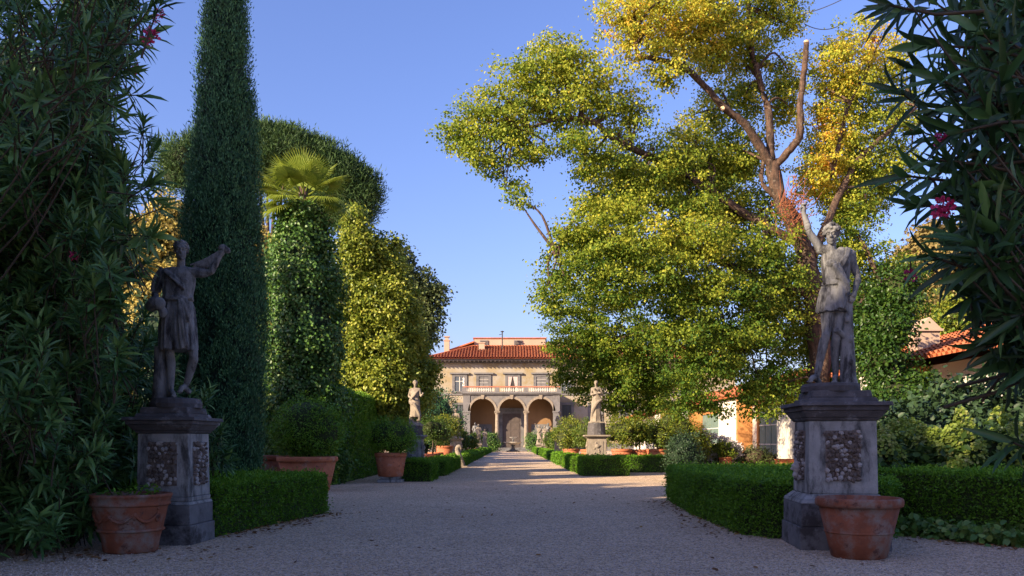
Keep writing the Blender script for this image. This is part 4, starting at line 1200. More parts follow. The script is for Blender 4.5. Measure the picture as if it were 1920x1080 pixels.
potted_citrus('dark small citrus tree with bare stem behind the held-out-hand statue', -4.0, 43, .8, 2.0, .42, .8, .09, .3)
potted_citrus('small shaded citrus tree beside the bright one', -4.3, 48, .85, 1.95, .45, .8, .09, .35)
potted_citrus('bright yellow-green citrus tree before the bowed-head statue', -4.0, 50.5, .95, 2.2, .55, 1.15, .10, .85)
potted_citrus('round citrus bush by the path on the lemon house side', 3.75, 54, 1.1, 1.95, .55, .95, .11, .8)
potted_citrus('citrus bush tight against the brown carved pedestal', 4.5, 50, .95, 1.9, .5, .95, .10, .6)
potted_citrus('citrus bush in the row of pots, next to the carved pedestal', 5.3, 41.2, .9, 1.9, .52, 1.05, .10, .8)
potted_citrus('middle citrus bush in the row of pots', 6.2, 41.5, .9, 1.85, .48, 1.02, .10, .75)
potted_citrus('citrus bush in the row of pots, beside the feathery shrub', 7.0, 41.1, .8, 1.75, .55, 1.05, .10, .7)
pos = [(-4.1, 66, .8), (-4.6, 72, .9), (-4.2, 84, .9), (-4.3, 104, 1.0), (4.0, 68, .9), (4.4, 76, .9), (4.1, 86, .9), (4.5, 105, 1.0)]
nm = ['citrus bush just past the stone scroll', 'second citrus bush past the stone scroll', 'citrus bush short of the paired statues', 'citrus bush beside the first loggia arch', 'citrus bush behind the pier statue pedestal', 'second citrus bush behind the pier statue', 'citrus bush short of the hand-raising statue', 'citrus bush beside the third loggia arch']
for (x, y, r), lb in zip(pos, nm):
    potted_citrus(lb, x, y, r, 1.55, .5, .7, .16, .45, lumps=2)
for x, y, lb in ((-2.9, 115, 'leafy shrub at the foot of the second loggia column on the west'), (2.95, 114.5, 'leafy shrub at the foot of the loggia column on the east'), (-4.6, 117, 'spreading shrub below the first loggia arch'), (5.2, 117, 'spreading shrub below the third loggia arch')):
    t = thing('shrub', lb, 'shrub', (x, y, 0), 0, 'shrubs at the loggia')
    bush_parts(t, [((0, 0, 1.3), (1.15, 1, 1.4)), ((.4, 0, .9), (1, .9, .9))], 'ivy', .2, 5, 20, .35, .75)

def shrub(name, label, x, y, blobs, mat, leaf, per, n, clump, group=None, core=.72, **k):
    t = thing(name, label, 'shrub', (x, y, 0), 0, group)
    bush_parts(t, blobs, mat, leaf, per, n, clump, core, **k)
    return t
shrub('feathery_shrub', 'soft feathery green shrub rising behind the dark round shrub', 8.4, 43, [((0, 0, 1.6), (1.15, 1.1, 1.5)), ((-.5, 0, 2.0), (.8, .8, 1.1)), ((.9, .2, 1.2), (.8, .8, 1.0))], 'citrus', .13, 9, 30, .25, tint0=.75, aspect=.3)
shrub('round_shrub', 'dark round shrub at the corner of the wide low hedge block', 5.95, 29.6, [((0, 0, .95), (.66, .66, .82)), ((.1, 0, .6), (.62, .62, .6))], 'dark_leaf', .07, 20, 30, .14)
t = thing('flowering_shrub', 'white flowering shrub against the lemon house wall', 'shrub', (10.6, 45, 0))
bush_parts(t, [((0, 0, .75), (1.15, .9, .75)), ((-.8, 0, .6), (.8, .7, .6)), ((.9, .1, .7), (.8, .7, .7))], 'citrus', .09, 8, 24, .2, .7, tint0=.6)
p, o, cc = cloud([((0, 0, .85), (1.2, .95, .85)), ((-.8, -.1, .7), (.85, .75, .7)), ((.7, -.2, .7), (.8, .7, .7))], 16, 18, .14, (.95, 1.08))
keep = p[:, 2] > .1
A, N = leaf_dirs(o[keep], -.3, .5)
obj('blossoms', leaves('blossoms', p[keep], A, N, .085, .085, rng.uniform(0, 1, int(keep.sum())), ROUND), M['white_flower'], t, kind='stuff')
plain_pot('pot', 'small orange terracotta pot by the white flowering shrub', (10.9, 43.6, 0), .36, .62, .25, 'terracotta', .1, False, .9, seg=24)
t = thing('potted_plant', 'leafy light green plant in the small orange pot', 'plant', (10.9, 43.6, .55))
bush_parts(t, [((0, 0, .35), (.5, .45, .4)), ((-.2, 0, .5), (.35, .35, .35))], 'citrus', .12, 12, 22, .15, .5, tint0=.7)
shrub('trailing_shrub', 'grey-green trailing shrub under the orange pilaster', 12.6, 44.5, [((0, 0, .6), (.95, .8, .62)), ((.7, 0, .45), (.7, .6, .45))], 'greyleaf', .10, 9, 26, .2)
tr = thing('terracotta_trough', 'long low terracotta trough on the lit gravel by the lemon house', 'trough', (14.2, 44.5, 0))
MB().box(-1.0, 1.0, -.3, .3, 0, .40).build('body', 'terracotta', tr, bevel=.03)
MB().box(-1.06, 1.06, -.36, .36, .402, .50).build('rim', 'terracotta', tr, bevel=.03)
# leaning stone scroll by the path
t = thing('stone_scroll', 'pale curled stone scroll ending the hedge by the path', 'ornament', (-2.78, 46.2, 0), R(10))
q, r = crom([(.12, 0, 0), (.02, 0, .35), (-.12, 0, .75), (-.2, 0, 1.0), (-.1, 0, 1.14), (.02, 0, 1.06), (-.02, 0, .96)], [.17, .16, .14, .12, .11, .09, .06], 5)
mb = MB().tube(q, r, 12); mb.ell(q[0], (.17,) * 3, 10, 6)
obj('scroll', remesh(mb, 'scroll', .03, 1, .006, 8), M['warm_stone'], t)
MB().box(-.25, .35, -.24, .24, 0, .08).build('foot', 'warm_stone', t, bevel=.02)

# hydrangeas and dark shrubs behind the shaded hedge
def hydrangea(label, x, y, blobs, heads, seed):
    t = thing('hydrangea', label, 'shrub', (x, y, 0), 0, 'hydrangeas behind the shaded hedge')
    p, o, cc = cloud(blobs, 9, 22, .22, (.7, 1.0))
    keep = p[:, 2] > .05
    A, N = leaf_dirs(o[keep], .3)
    k = int(keep.sum())
    obj('foliage', leaves('hyd_foliage', p[keep], A, N, rng.uniform(.10, .18, k), .09, rng.uniform(0, 1, k), ROUND), M['hyd_leaf'], t, kind='stuff')
    MB().ell(blobs[0][0], [q * .7 for q in blobs[0][1]], 10, 7).build('twig_core', 'core_bush', t, True)
    for i in range(heads):
        bl = blobs[i % len(blobs)]
        d = unit(rng.normal(size=3) + np.array((-.3, -.7, .9)))
        c = np.array(bl[0]) + d * np.array(bl[1]) * 1.03
        n = 130
        ax = unit(d + np.array((0, 0, .8)))
        h = rng.uniform(0, 1, n); L = rng.uniform(.22, .34)
        w_ = (1 - h) * .12 + .025
        rd = rdir(n); rd = unit(rd - (rd @ ax)[:, None] * ax)
        q = c + ax * (h * L)[:, None] + rd * w_[:, None]
        obj('bloom', leaves('bloom', q, unit(rd + rng.normal(size=(n, 3)) * .4), unit(rd + ax * .5), rng.uniform(.045, .075, n), .055, rng.normal(rng.uniform(.3, .7), .2, n), ROUND), M['hydrangea'], t, kind='stuff')
hydrangea('hydrangea with pale green heads right behind the raised-arm youth pedestal', 6.5, 15.2, [((0, 0, .9), (.7, .6, .65)), ((.5, .1, .95), (.6, .6, .6))], 20, 1)
hydrangea('hydrangea with the most pale green heads, in the middle of the shaded bed', 8.1, 14.6, [((0, 0, 1.0), (.8, .7, .75)), ((-.5, -.2, .95), (.55, .5, .5)), ((.6, -.2, 1.05), (.6, .5, .6))], 30, 2)
hydrangea('hydrangea at the picture edge under the hanging oleander leaves', 9.4, 13.4, [((0, 0, 1.0), (.8, .7, .7)), ((.5, -.4, .95), (.6, .5, .6))], 20, 3)
shrub('dark_shrub', 'dark broad-leaved shrub behind the hydrangeas', 8.6, 18.5, [((0, 0, 1.1), (1.3, 1, 1.1)), ((1.2, .2, 1.0), (1.1, 1, 1.1)), ((-1.0, .1, .9), (.9, .8, .9))], 'dark_leaf', .13, 7, 26, .3, tpl=ROUND, aspect=.8)
shrub('dark_shrub', 'tall dark shrub beneath the hanging oleander leaves', 12.2, 19.5, [((0, 0, 1.6), (1.8, 1, 1.55)), ((1.8, 0, 1.4), (1.4, 1, 1.4)), ((-1.9, .2, 1.45), (1.4, 1, 1.4))], 'dark_leaf', .14, 6, 26, .3, tpl=ROUND, aspect=.8)

# ------------------------------------------------------------------ trees
def cypress(label, x, y, h, r, seed, n=26000, leaf=.11, lean=(0, 0)):
    t = thing('cypress', label, 'tree', (x, y, 0), 0, 'cypresses')
    prof = lambda u: np.interp(u, [0, .03, .1, .276, .434, .593, .75, .9, 1], [.6, .9, 1.0, .98, .86, .60, .41, .2, .03]) * r
    MB().tube([(0, 0, 0), (0, 0, h * .2)], [.16, .12], 10).build('trunk', 'bark', t, True)
    mb = MB().lathe([(float(prof(u)) * .80, u * h) for u in np.linspace(.025, .99, 26)], 18, wob=.03)
    mb.v = [(a + lean[0] * c / h, b, c) for a, b, c in mb.v]
    mb.build('twig_core', 'core_cypress', t, True)
    k = n // 26
    u = rng.uniform(.02, 1, k * 3); u = u[rng.uniform(0, 1, k * 3) < prof(u) / r + .05][:k]; k = len(u)
    a = rng.uniform(0, 2 * math.pi, k)
    lum = 1 + .10 * np.sin(a * 3 + u * 17) * np.sin(u * 41 + a * 2) + rng.normal(0, .035, k)
    rad = prof(u) * lum * .95
    m = 26
    base = np.column_stack((rad * np.cos(a), rad * np.sin(a), u * h))
    base[:, 0] += lean[0] * u
    out = np.column_stack((np.cos(a), np.sin(a), np.zeros(k)))
    g = rng.normal(size=(k, m, 3)) * np.array((.055, .055, .13)) * (.6 + .6 * rng.uniform(0, 1, (k, 1, 1)))
    g[:, :, :] += out[:, None, :] * rng.uniform(-.10, .07, (k, m, 1))
    p = (base[:, None] + g).reshape(-1, 3)
    o = np.repeat(out, m, 0)
    A = unit(o * .35 + np.array((0, 0, .9)) + rng.normal(size=p.shape) * .35)
    N = unit(o + rng.normal(size=p.shape) * .5)
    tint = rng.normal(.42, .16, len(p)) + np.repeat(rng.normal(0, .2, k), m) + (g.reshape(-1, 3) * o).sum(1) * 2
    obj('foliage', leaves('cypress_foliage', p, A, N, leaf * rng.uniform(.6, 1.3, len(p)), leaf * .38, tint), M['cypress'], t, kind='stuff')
cypress('tall dark cypress column behind the statue holding up a fan of cloth', -6.27, 18.3, 14.9, .88, 1, 140000, .07, (.20, 0))
cypress('second cypress mostly hidden behind the oleander', -11.83, 23.5, 10.5, .62, 2, 12000, .15)
cypress('third cypress, added out of view to shade the tall one', -10.0, 15.2, 15.5, 1.05, 3, 16000, .16)  # out-of-frame tree added to keep the sun off the tall cypress

def ivy_palm():
    x, y = -6.95, 28.2
    t = thing('fan_palm', 'fan palm whose trunk is a thick column of ivy, fronds on top', 'palm tree', (x, y, 0))
    mb = MB().tube([(0, 0, 0), (0, 0, 4), (.05, 0, 9.8)], [.22, .18, .15], 10); mb.build('trunk', 'bark', t, True)
    H = 9.2
    prof = lambda u: np.interp(u, [0, .1, .3, .6, .75, .88, .95, 1], [1.05, 1.12, 1.15, 1.1, 1.02, .78, .55, .25])
    MB().lathe([(float(prof(u)) * .84, u * H) for u in np.linspace(0, 1, 14)], 18, wob=.05).build('ivy_core', 'core_ivy', t, True)
    k = 1100; m = 40
    u = rng.uniform(0, 1, k); a = rng.uniform(0, 6.283, k)
    lum = 1 + .11 * np.sin(a * 3 + u * 9) + .09 * np.sin(u * 29 + a) + rng.normal(0, .08, k)
    rad = prof(u) * lum
    out = np.column_stack((np.cos(a), np.sin(a), np.where(u > .93, .8, 0)))
    base = np.column_stack((rad * np.cos(a), rad * np.sin(a), u * H))
    p = (base[:, None] + rng.normal(size=(k, m, 3)) * .15).reshape(-1, 3)
    o = unit(np.repeat(out, m, 0))
    A = unit(o * .5 + rng.normal(size=p.shape) * .6 - np.array((0, 0, .5))); N = unit(o + rng.normal(size=p.shape) * .5 + np.array((0, 0, .2)))
    obj('ivy', leaves('ivy', p, A, N, rng.uniform(.07, .13, len(p)), .085, rng.normal(.4, .17, len(p)) + np.repeat(rng.normal(0, .18, k), m), ROUND), M['ivy'], t, kind='stuff')
    # fronds: fan of leaflets on a stalk
    rs = random.Random(8)
    def frond(ang, el, L, droop):
        d = np.array((math.cos(ang) * math.cos(el), math.sin(ang) * math.cos(el), math.sin(el)))
        b = np.array((.05, 0, 9.45)); hub = b + d * L
        side = unit(np.cross(d, (0, 0, 1.0))) if abs(d[2]) < .98 else np.array((1.0, 0, 0))
        nrm = np.cross(side, d)
        mb = MB().tube([b, b * .5 + hub * .5 + nrm * .05, hub], [.03, .022, .016], 6)
        n = 40
        for i in range(n):
            th = (i / (n - 1) - .5) * R(250)
            ld = d * math.cos(th) + side * math.sin(th) + nrm * (.12 - .15 * abs(math.sin(th)))
            l = (.92 - .18 * abs(th) / R(125)) * rs.uniform(.92, 1.05)
            w_ = np.cross(ld, nrm); w_ = w_ / np.linalg.norm(w_) * .026
            p0 = hub; p1 = hub + ld * l * .55; p2 = hub + ld * l + np.array((0, 0, -droop * l)) + nrm * rs.uniform(-.03, .03)
            mb.add([p0 - w_ * .3, p0 + w_ * .3, p1 - w_, p1 + nrm * .012, p1 + w_, p2], [(0, 3, 2), (0, 1, 3), (1, 4, 3), (2, 3, 5), (3, 4, 5)])
        me = mb.mesh('frond')
        at = me.attributes.new('tint', 'FLOAT', 'POINT')
        at.data.foreach_set('value', np.clip(rng.normal(.5, .2, len(me.vertices)), 0, 1).astype(np.float32))
        obj('frond', me, M['palm'], t)
    for ang, el, L, dr in ((-172, 28, 1.15, .16), (-150, 8, 1.15, .25), (-100, 20, 1.1, .25), (-95, 58, .75, .06), (-80, 72, .8, .05), (-40, 50, .8, .12), (-140, 48, .8, .12), (-165, 14, .95, .22), (-120, -12, .9, .28), (-10, 22, 1.0, .2), (-30, -10, .95, .3), (170, 40, .9, .15), (20, 48, .9, .15), (-150, -28, .9, .32), (90, 40, .8, .15), (130, 20, .9, .2), (50, 15, .9, .2), (-75, 25, .8, .2), (-178, -14, .95, .3), (2, -18, .95, .3)):
        frond(R(ang), R(el), L, dr)
ivy_palm()

def leafy_tree(name, label, base, blobs, mat, leaf, per, n, clump, trunk_h, tr, limbs=True, core=0, tpl=ROUND, aspect=.7, tint0=.45, droop=.35, cat='tree', shell=(.6, 1.0), group=None, grad=None):
    """blobs in world coordinates"""
    b = np.array(base, float)
    t = thing(name, label, cat, tuple(b), 0, group)
    loc = [(np.asarray(c, float) - b, r) for c, r in blobs]
    if trunk_h:
        MB().tube(*crom([(0, 0, 0), (.05, .02, trunk_h * .5), (0, 0, trunk_h)], [tr, tr * .8, tr * .6], 4), 10, .1).build('trunk', 'bark', t, True)
    if limbs:
        mb = MB()
        for c, r in loc:
            mb.tube(*crom([(0, 0, trunk_h * .85), (c[0] * .45, c[1] * .45, trunk_h * .75 + c[2] * .25 + .2), tuple(c)], [tr * .45, tr * .28, tr * .08], 4), 6)
        mb.build('limbs', 'bark', t, True)
    if core:
        mb = MB()
        for c, r in loc: mb.ell(c, [q * core for q in r], 10, 7)
        mb.build('twig_core', 'core_' + mat if 'core_' + mat in M else 'core_bush', t, True)
    p, o, cc = cloud(loc, per, n, clump, shell)
    keep = p[:, 2] > .05
    p, o, cc = p[keep], o[keep], cc[keep]
    A, N = leaf_dirs(o, droop)
    tint = rng.normal(tint0, .16, len(p)) + (cc - .5) * .4
    if grad is not None: tint = tint + grad(p + b)
    obj('crown', leaves(name + '_crown', p, A, N, leaf * rng.uniform(.7, 1.3, len(p)), leaf * aspect, tint, tpl), M[mat], t, kind='stuff')
    return t

def px_blobs(lst):
    out = []
    for px, py, rx, ry, d in lst:
        s = d / FPX
        out.append((P(px, py, d), (rx * s, (rx + ry) / 2 * s, ry * s)))
    return out

leafy_tree('laurel_tree', 'sunlit yellow-green laurel column beside the ivy-clad palm', (-7.0, 36.5, 0),
           px_blobs([(664, 402, 10, 22, 36), (668, 440, 22, 36, 36), (660, 490, 28, 45, 36), (695, 480, 34, 42, 36.5), (720, 515, 36, 42, 36.8), (665, 555, 34, 50, 36), (710, 570, 48, 50, 36), (745, 570, 36, 44, 37), (670, 630, 38, 50, 36), (715, 640, 52, 52, 36), (755, 640, 38, 50, 37), (670, 705, 40, 46, 36), (720, 715, 55, 50, 36), (772, 690, 36, 44, 38), (765, 735, 42, 40, 38), (800, 700, 20, 24, 38), (730, 765, 50, 36, 37), (640, 590, 14, 60, 36), (740, 455, 12, 12, 37)]),
           'yellowgreen', .13, 10, 40, .32, 5, .2, True, .55, tint0=.36, shell=(.7, 1.15))
leafy_tree('grey_tree', 'airy grey-leaved tree behind the laurel column', (-10.5, 55, 0),
           px_blobs([(740, 500, 40, 45, 55), (770, 540, 45, 45, 55), (800, 560, 32, 35, 55), (790, 610, 36, 45, 55), (815, 545, 16, 20, 55), (745, 580, 40, 60, 56), (760, 650, 40, 50, 56), (808, 590, 22, 26, 55)]),
           'greyleaf', .2, 3.2, 30, .55, 6, .25, True, 0, tint0=.5)
leafy_tree('dark_conifer', 'dark teal yew behind the pale statue with held-out hand', (-8.3, 82, 0),
           px_blobs([(815, 790, 45, 60, 82), (835, 810, 40, 40, 82), (800, 765, 25, 30, 82)]), 'cypress', .3, 3, 30, .5, 3, .2, False, .8, RHOMB, .3, droop=-.3)
leafy_tree('gold_tree', 'golden sunlit tree between the oleander and the tall cypress', (-19.5, 48, 0),
           px_blobs([(280, 470, 55, 70, 48), (320, 420, 40, 50, 48), (270, 560, 60, 70, 48), (330, 530, 50, 80, 48), (310, 620, 60, 60, 48), (240, 500, 50, 90, 48), (290, 700, 80, 80, 48), (370, 480, 40, 100, 49), (200, 600, 60, 120, 49), (400, 640, 60, 120, 50), (500, 700, 60, 130, 50), (495, 520, 25, 90, 50)]),
           'gold', .17, 4.5, 40, .42, 5, .3, True, .75, tint0=.5)
def pine():
    d = 72
    bl = px_blobs([(345, 300, 42, 42, 70), (330, 335, 32, 25, 70), (400, 280, 50, 40, 71), (480, 270, 50, 38, 71), (540, 285, 55, 42, 71), (600, 310, 55, 45, 72), (650, 345, 48, 42, 72), (675, 380, 32, 42, 72), (620, 360, 60, 40, 73), (560, 330, 60, 40, 73), (500, 315, 60, 35, 73), (440, 320, 60, 35, 73), (660, 420, 30, 30, 72), (380, 320, 40, 25, 72), (640, 390, 50, 34, 73), (685, 355, 26, 36, 72), (590, 380, 50, 30, 73), (520, 275, 50, 40, 71), (580, 300, 50, 40, 71.5), (635, 330, 45, 40, 72)])
    t = leafy_tree('stone_pine', 'huge umbrella stone pine rising behind the cypress and the palm', (-20.5, d, 0), bl, 'pine', .42, 2.3, 46, .7, 17, .5, True, .7, RHOMB, .16, .45, -.5, shell=(.8, 1.0))
pine()

# the great linden
def linden():
    d0 = 24.0
    K = 1.65                                     # the tree stands about 40 m away
    base = np.array((14.2, d0 * K, 0))
    t = thing('linden_tree', 'great linden turning yellow, with sawn limbs, over the lemon house', 'tree', tuple(base))
    L = lambda px, py, d: P(px, py, d * K) - base
    trunk_p = [(0, 0, 0), L(1535, 760, d0), L(1530, 600, d0), L(1505, 455, d0), L(1462, 375, d0), L(1446, 302, d0)]
    def limb_(pts, rad, name='limb', n=10, lab=None):
        q, r = crom(pts, [a * K * (.54 if name == 'limb' else .64) for a in rad], 6)
        q = [np.array(a) + (rng.normal(size=3) * b * .10 if 0 < i < len(q) - 1 else 0) for i, (a, b) in enumerate(zip(q, r))]
        MB().tube(q, r, n, .22).build(name, 'bark', t, True)
        return list(zip(q, r))
    sk = []
    sk += limb_(trunk_p, [.62, .50, .46, .42, .33, .28], 'trunk', 14)
    sk += limb_([L(1452, 315, 24), L(1395, 232, 23.7), L(1358, 203, 23.5), L(1300, 140, 23.2), L(1250, 116, 23), L(1195, 104, 22.8)], [.25, .20, .18, .15, .13, .11])
    sk += limb_([L(1195, 104, 22.8), L(1190, 80, 22.7), L(1192, 55, 22.6)], [.06, .045, .03])
    sk += limb_([L(1446, 305, 24), L(1440, 210, 24.2), L(1418, 130, 24.4), L(1408, 85, 24.5), L(1402, 0, 24.6), L(1395, -120, 24.8)], [.22, .19, .16, .14, .12, .07])
    sk += limb_([L(1412, 55, 24.5), L(1360, 58, 24.2), L(1325, 55, 24)], [.08, .06, .03])
    sk += limb_([L(1448, 318, 24), L(1478, 285, 23.8), L(1500, 250, 23.6), L(1500, 200, 23.6), L(1507, 140, 23.6), L(1512, 80, 23.6)], [.20, .20, .19, .16, .15, .135])
    sk += limb_([L(1520, 470, 24.3), L(1420, 415, 24.4), L(1290, 330, 23.9), L(1165, 268, 22.9), L(1110, 228, 22.5), L(1045, 224, 22.3), L(975, 248, 22.1)], [.26, .22, .19, .16, .14, .10, .06])
    sk += limb_([L(1525, 480, 24), L(1590, 330, 24.8), L(1635, 275, 25), L(1720, 200, 25.5)], [.24, .17, .14, .06])
    sk += limb_([L(1560, 330, 24.6), L(1585, 215, 24.8), L(1610, 160, 25)], [.14, .11, .05])
    sk += limb_([L(1545, 560, 24), L(1420, 520, 23.8), L(1300, 470, 23), L(1180, 450, 22.4), L(1040, 470, 21.8)], [.24, .20, .16, .11, .05])
    sk += limb_([L(1535, 600, 24), L(1420, 556, 23.6), L(1335, 556, 23.2), L(1268, 602, 24.6), L(1195, 624, 26.2), L(1110, 650, 27)], [.22, .18, .15, .12, .09, .04])
    sk += limb_([L(1440, 640, 23.6), L(1405, 560, 23.2), L(1440, 430, 23.4)], [.12, .10, .06])
    sk += limb_([L(1560, 620, 24), L(1640, 540, 24.6), L(1700, 500, 25)], [.18, .12, .05])
    sk += limb_([L(1470, 380, 24), L(1430, 345, 24), L(1432, 300, 24.1)], [.14, .12, .1])
    # sawn faces
    def cut(px, py, d, r, dirv):
        r *= K * .54; dirv = unit(np.array(dirv, float)); c = L(px, py, d)
        MB().tube([c - dirv * .05, c + dirv * .03], [r, r], 14).build('sawn_face', 'cut_wood', t)
    cut(1512, 78, 23.6, .128, (.05, 0, 1)); cut(1355, 203, 23.36, .11, (-.5, -.8, .1))
    cut(1195, 104, 22.8, .09, (-1, -.1, .1))
    # dry epicormic twigs
    mb = MB()
    for i in range(110):
        b = L(1478 + rng.normal(0, 14), 400 + rng.normal(0, 22), 23.4)
        e = b + K * np.array((rng.uniform(-.15, .6), rng.normal(0, .2), rng.uniform(-.25, .75)))
        mb.tube([b, (b + e) / 2 + rng.normal(size=3) * .06, e], [.018, .013, .008], 4)
    mb.build('dry_twigs', 'red_twig', t, kind='stuff')
    B = [(900, 235, 62, 50, 22.1), (868, 250, 36, 40, 22), (955, 185, 62, 55, 22.3), (1005, 140, 55, 50, 22.4), (1045, 110, 45, 40, 22.5), (1025, 85, 26, 18, 22.5), (1090, 130, 55, 50, 22.7), (1130, 180, 60, 55, 22.8), (1040, 190, 70, 45, 22.2), (960, 250, 55, 38, 22), (905, 295, 45, 28, 22), (930, 320, 28, 16, 22), (1000, 285, 45, 26, 22), (962, 350, 22, 26, 22), (975, 380, 20, 14, 22), (1085, 265, 55, 34, 22.3), (1190, 215, 34, 50, 23), (1150, 300, 55, 40, 22.7), (1105, 320, 30, 26, 22.4),
         (1165, 25, 46, 42, 22.6), (1235, 30, 70, 60, 23), (1320, 15, 80, 60, 23.6), (1210, 85, 50, 45, 22.7), (1290, 80, 66, 50, 23.5), (1360, 60, 60, 55, 24.3), (1425, 20, 60, 50, 25), (1480, 25, 32, 45, 25), (1250, 140, 40, 24, 23), (1345, 115, 46, 40, 24.6), (1400, 110, 50, 40, 25.2), (1300, -60, 110, 50, 24), (1420, -70, 90, 55, 25), (1200, -40, 70, 40, 23.5),
         (1330, 210, 48, 46, 24.8), (1295, 265, 45, 46, 24.2), (1250, 310, 60, 50, 23.6), (1330, 310, 70, 56, 24.8), (1400, 190, 48, 60, 25.3), (1475, 150, 36, 50, 25.2), (1470, 215, 36, 40, 25.2), (1390, 300, 50, 50, 25.2), (1210, 340, 60, 45, 23.2), (1290, 390, 70, 50, 23.4), (1380, 390, 60, 46, 24.9), (1440, 390, 40, 36, 25.2),
         (1560, 110, 46, 56, 25.2), (1625, 85, 52, 46, 25.6), (1600, 160, 62, 55, 25.4), (1665, 130, 40, 50, 26), (1550, 200, 40, 56, 25.4), (1640, 225, 55, 50, 25.8), (1575, 270, 60, 50, 25.4), (1540, 330, 56, 46, 25), (1620, 330, 60, 50, 25.6), (1680, 300, 36, 50, 26.2), (1655, 365, 30, 24, 26), (1590, 390, 60, 45, 25.2), (1700, 215, 30, 50, 26.4),
         (1065, 440, 40, 40, 21.6), (1110, 400, 50, 46, 21.9), (1170, 395, 56, 46, 22.4), (1060, 500, 46, 46, 21.4), (1120, 470, 60, 52, 21.5), (1190, 460, 66, 52, 21.9), (1270, 450, 70, 52, 22.2), (1350, 460, 66, 50, 22.8), (1430, 460, 56, 50, 23.6), (1030, 555, 34, 40, 21.3), (1085, 570, 60, 50, 21.3), (1160, 545, 66, 54, 21.6), (1240, 530, 66, 54, 22), (1320, 540, 66, 54, 22.4), (1400, 540, 60, 50, 23), (1470, 530, 50, 55, 23.8),
         (1060, 630, 42, 40, 21.2), (1120, 640, 60, 52, 21.3), (1195, 630, 62, 52, 21.5), (1275, 625, 66, 52, 22), (1355, 620, 62, 52, 22.6), (1430, 620, 52, 52, 23.3), (1490, 610, 40, 55, 24), (1055, 690, 30, 30, 21.2), (1105, 705, 46, 40, 21.2), (1170, 710, 56, 42, 21.4), (1240, 705, 60, 42, 21.7), (1310, 690, 55, 44, 22.2), (1370, 690, 46, 40, 22.7), (1430, 700, 40, 45, 23.4), (1150, 755, 44, 24, 21.3), (1220, 760, 50, 24, 21.6), (1290, 735, 36, 20, 22), (1400, 735, 34, 22, 23), (1310, 755, 34, 22, 22.4), (1350, 770, 26, 16, 22.6), (1420, 765, 36, 22, 23), (1465, 745, 34, 30, 23.6), (1280, 765, 30, 16, 22), (1465, 690, 40, 50, 24),
         (1530, 540, 40, 60, 25), (1600, 470, 56, 50, 25), (1660, 520, 56, 50, 25.5), (1600, 560, 56, 55, 25.2), (1680, 590, 50, 55, 25.6), (1620, 650, 60, 50, 25.3), (1690, 670, 46, 45, 25.5), (1540, 650, 50, 55, 25), (1540, 730, 45, 40, 24.6), (1640, 720, 56, 40, 25), (1710, 640, 30, 40, 25.8)]
    blobs = []
    for px, py, rx, ry, d in B:
        if px > 1600 and py > 600: continue
        if px < 1260 and py > 560: d += 5.2
        s = d * K / FPX
        blobs.append((L(px, py, d), (rx * s, (rx + ry) * .55 * s, ry * s)))
        if px > 1090 and py > 240 and rx > 45:
            blobs.append((L(px + rng.uniform(-20, 20), py + rng.uniform(-15, 15), d + 2.4), (rx * s, ry * s, ry * s)))
    p, o, cc = cloud(blobs, 2.7, 54, .46, (.3, 1.22), .5)
    p[:, 2] = np.maximum(p[:, 2], .4)
    A, N = leaf_dirs(o, .55, .9, .45)
    wz = p[:, 2]
    tint = .225 + (cc - .5) * .36 + rng.normal(0, .12, len(p)) + np.clip((wz / K - 7) / 32, -.14, .16)  # yellower with height: the sunlit upper crown is put into the leaf colour
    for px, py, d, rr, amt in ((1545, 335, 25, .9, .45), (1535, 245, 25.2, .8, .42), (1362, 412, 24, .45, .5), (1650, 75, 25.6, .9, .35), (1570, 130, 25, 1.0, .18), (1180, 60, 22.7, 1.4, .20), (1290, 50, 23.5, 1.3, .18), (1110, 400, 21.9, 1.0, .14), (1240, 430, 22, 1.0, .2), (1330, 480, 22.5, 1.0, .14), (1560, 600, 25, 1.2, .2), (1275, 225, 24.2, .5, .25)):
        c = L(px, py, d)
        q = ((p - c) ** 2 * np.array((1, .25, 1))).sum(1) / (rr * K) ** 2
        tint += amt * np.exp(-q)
    tint = np.clip(tint, 0, 1)

    obj('crown', leaves('linden_crown', p, A, N, rng.uniform(.06, .155, len(p)), rng.uniform(.06, .12, len(p)), tint, ROUND), M['linden'], t, kind='stuff')
    # twigs joining the leaf clumps to the limbs
    sp = np.array([a for a, r in sk])
    mb = MB()
    for c, r in blobs:
        j = np.argmin(((sp - c) ** 2).sum(1))
        a = sp[j]
        if ((a - c) ** 2).sum() > 2.8 ** 2: continue
        for q in range(2):
            e = c + rdir(1)[0] * np.array(r) * .7
            mb.tube(*crom([a, a * .5 + e * .5 + np.array((0, 0, .4)) + rng.normal(size=3) * .25, e], [.08, .05, .016], 4), 5)
    mb.build('twigs', 'bark', t, True, kind='stuff')
linden()

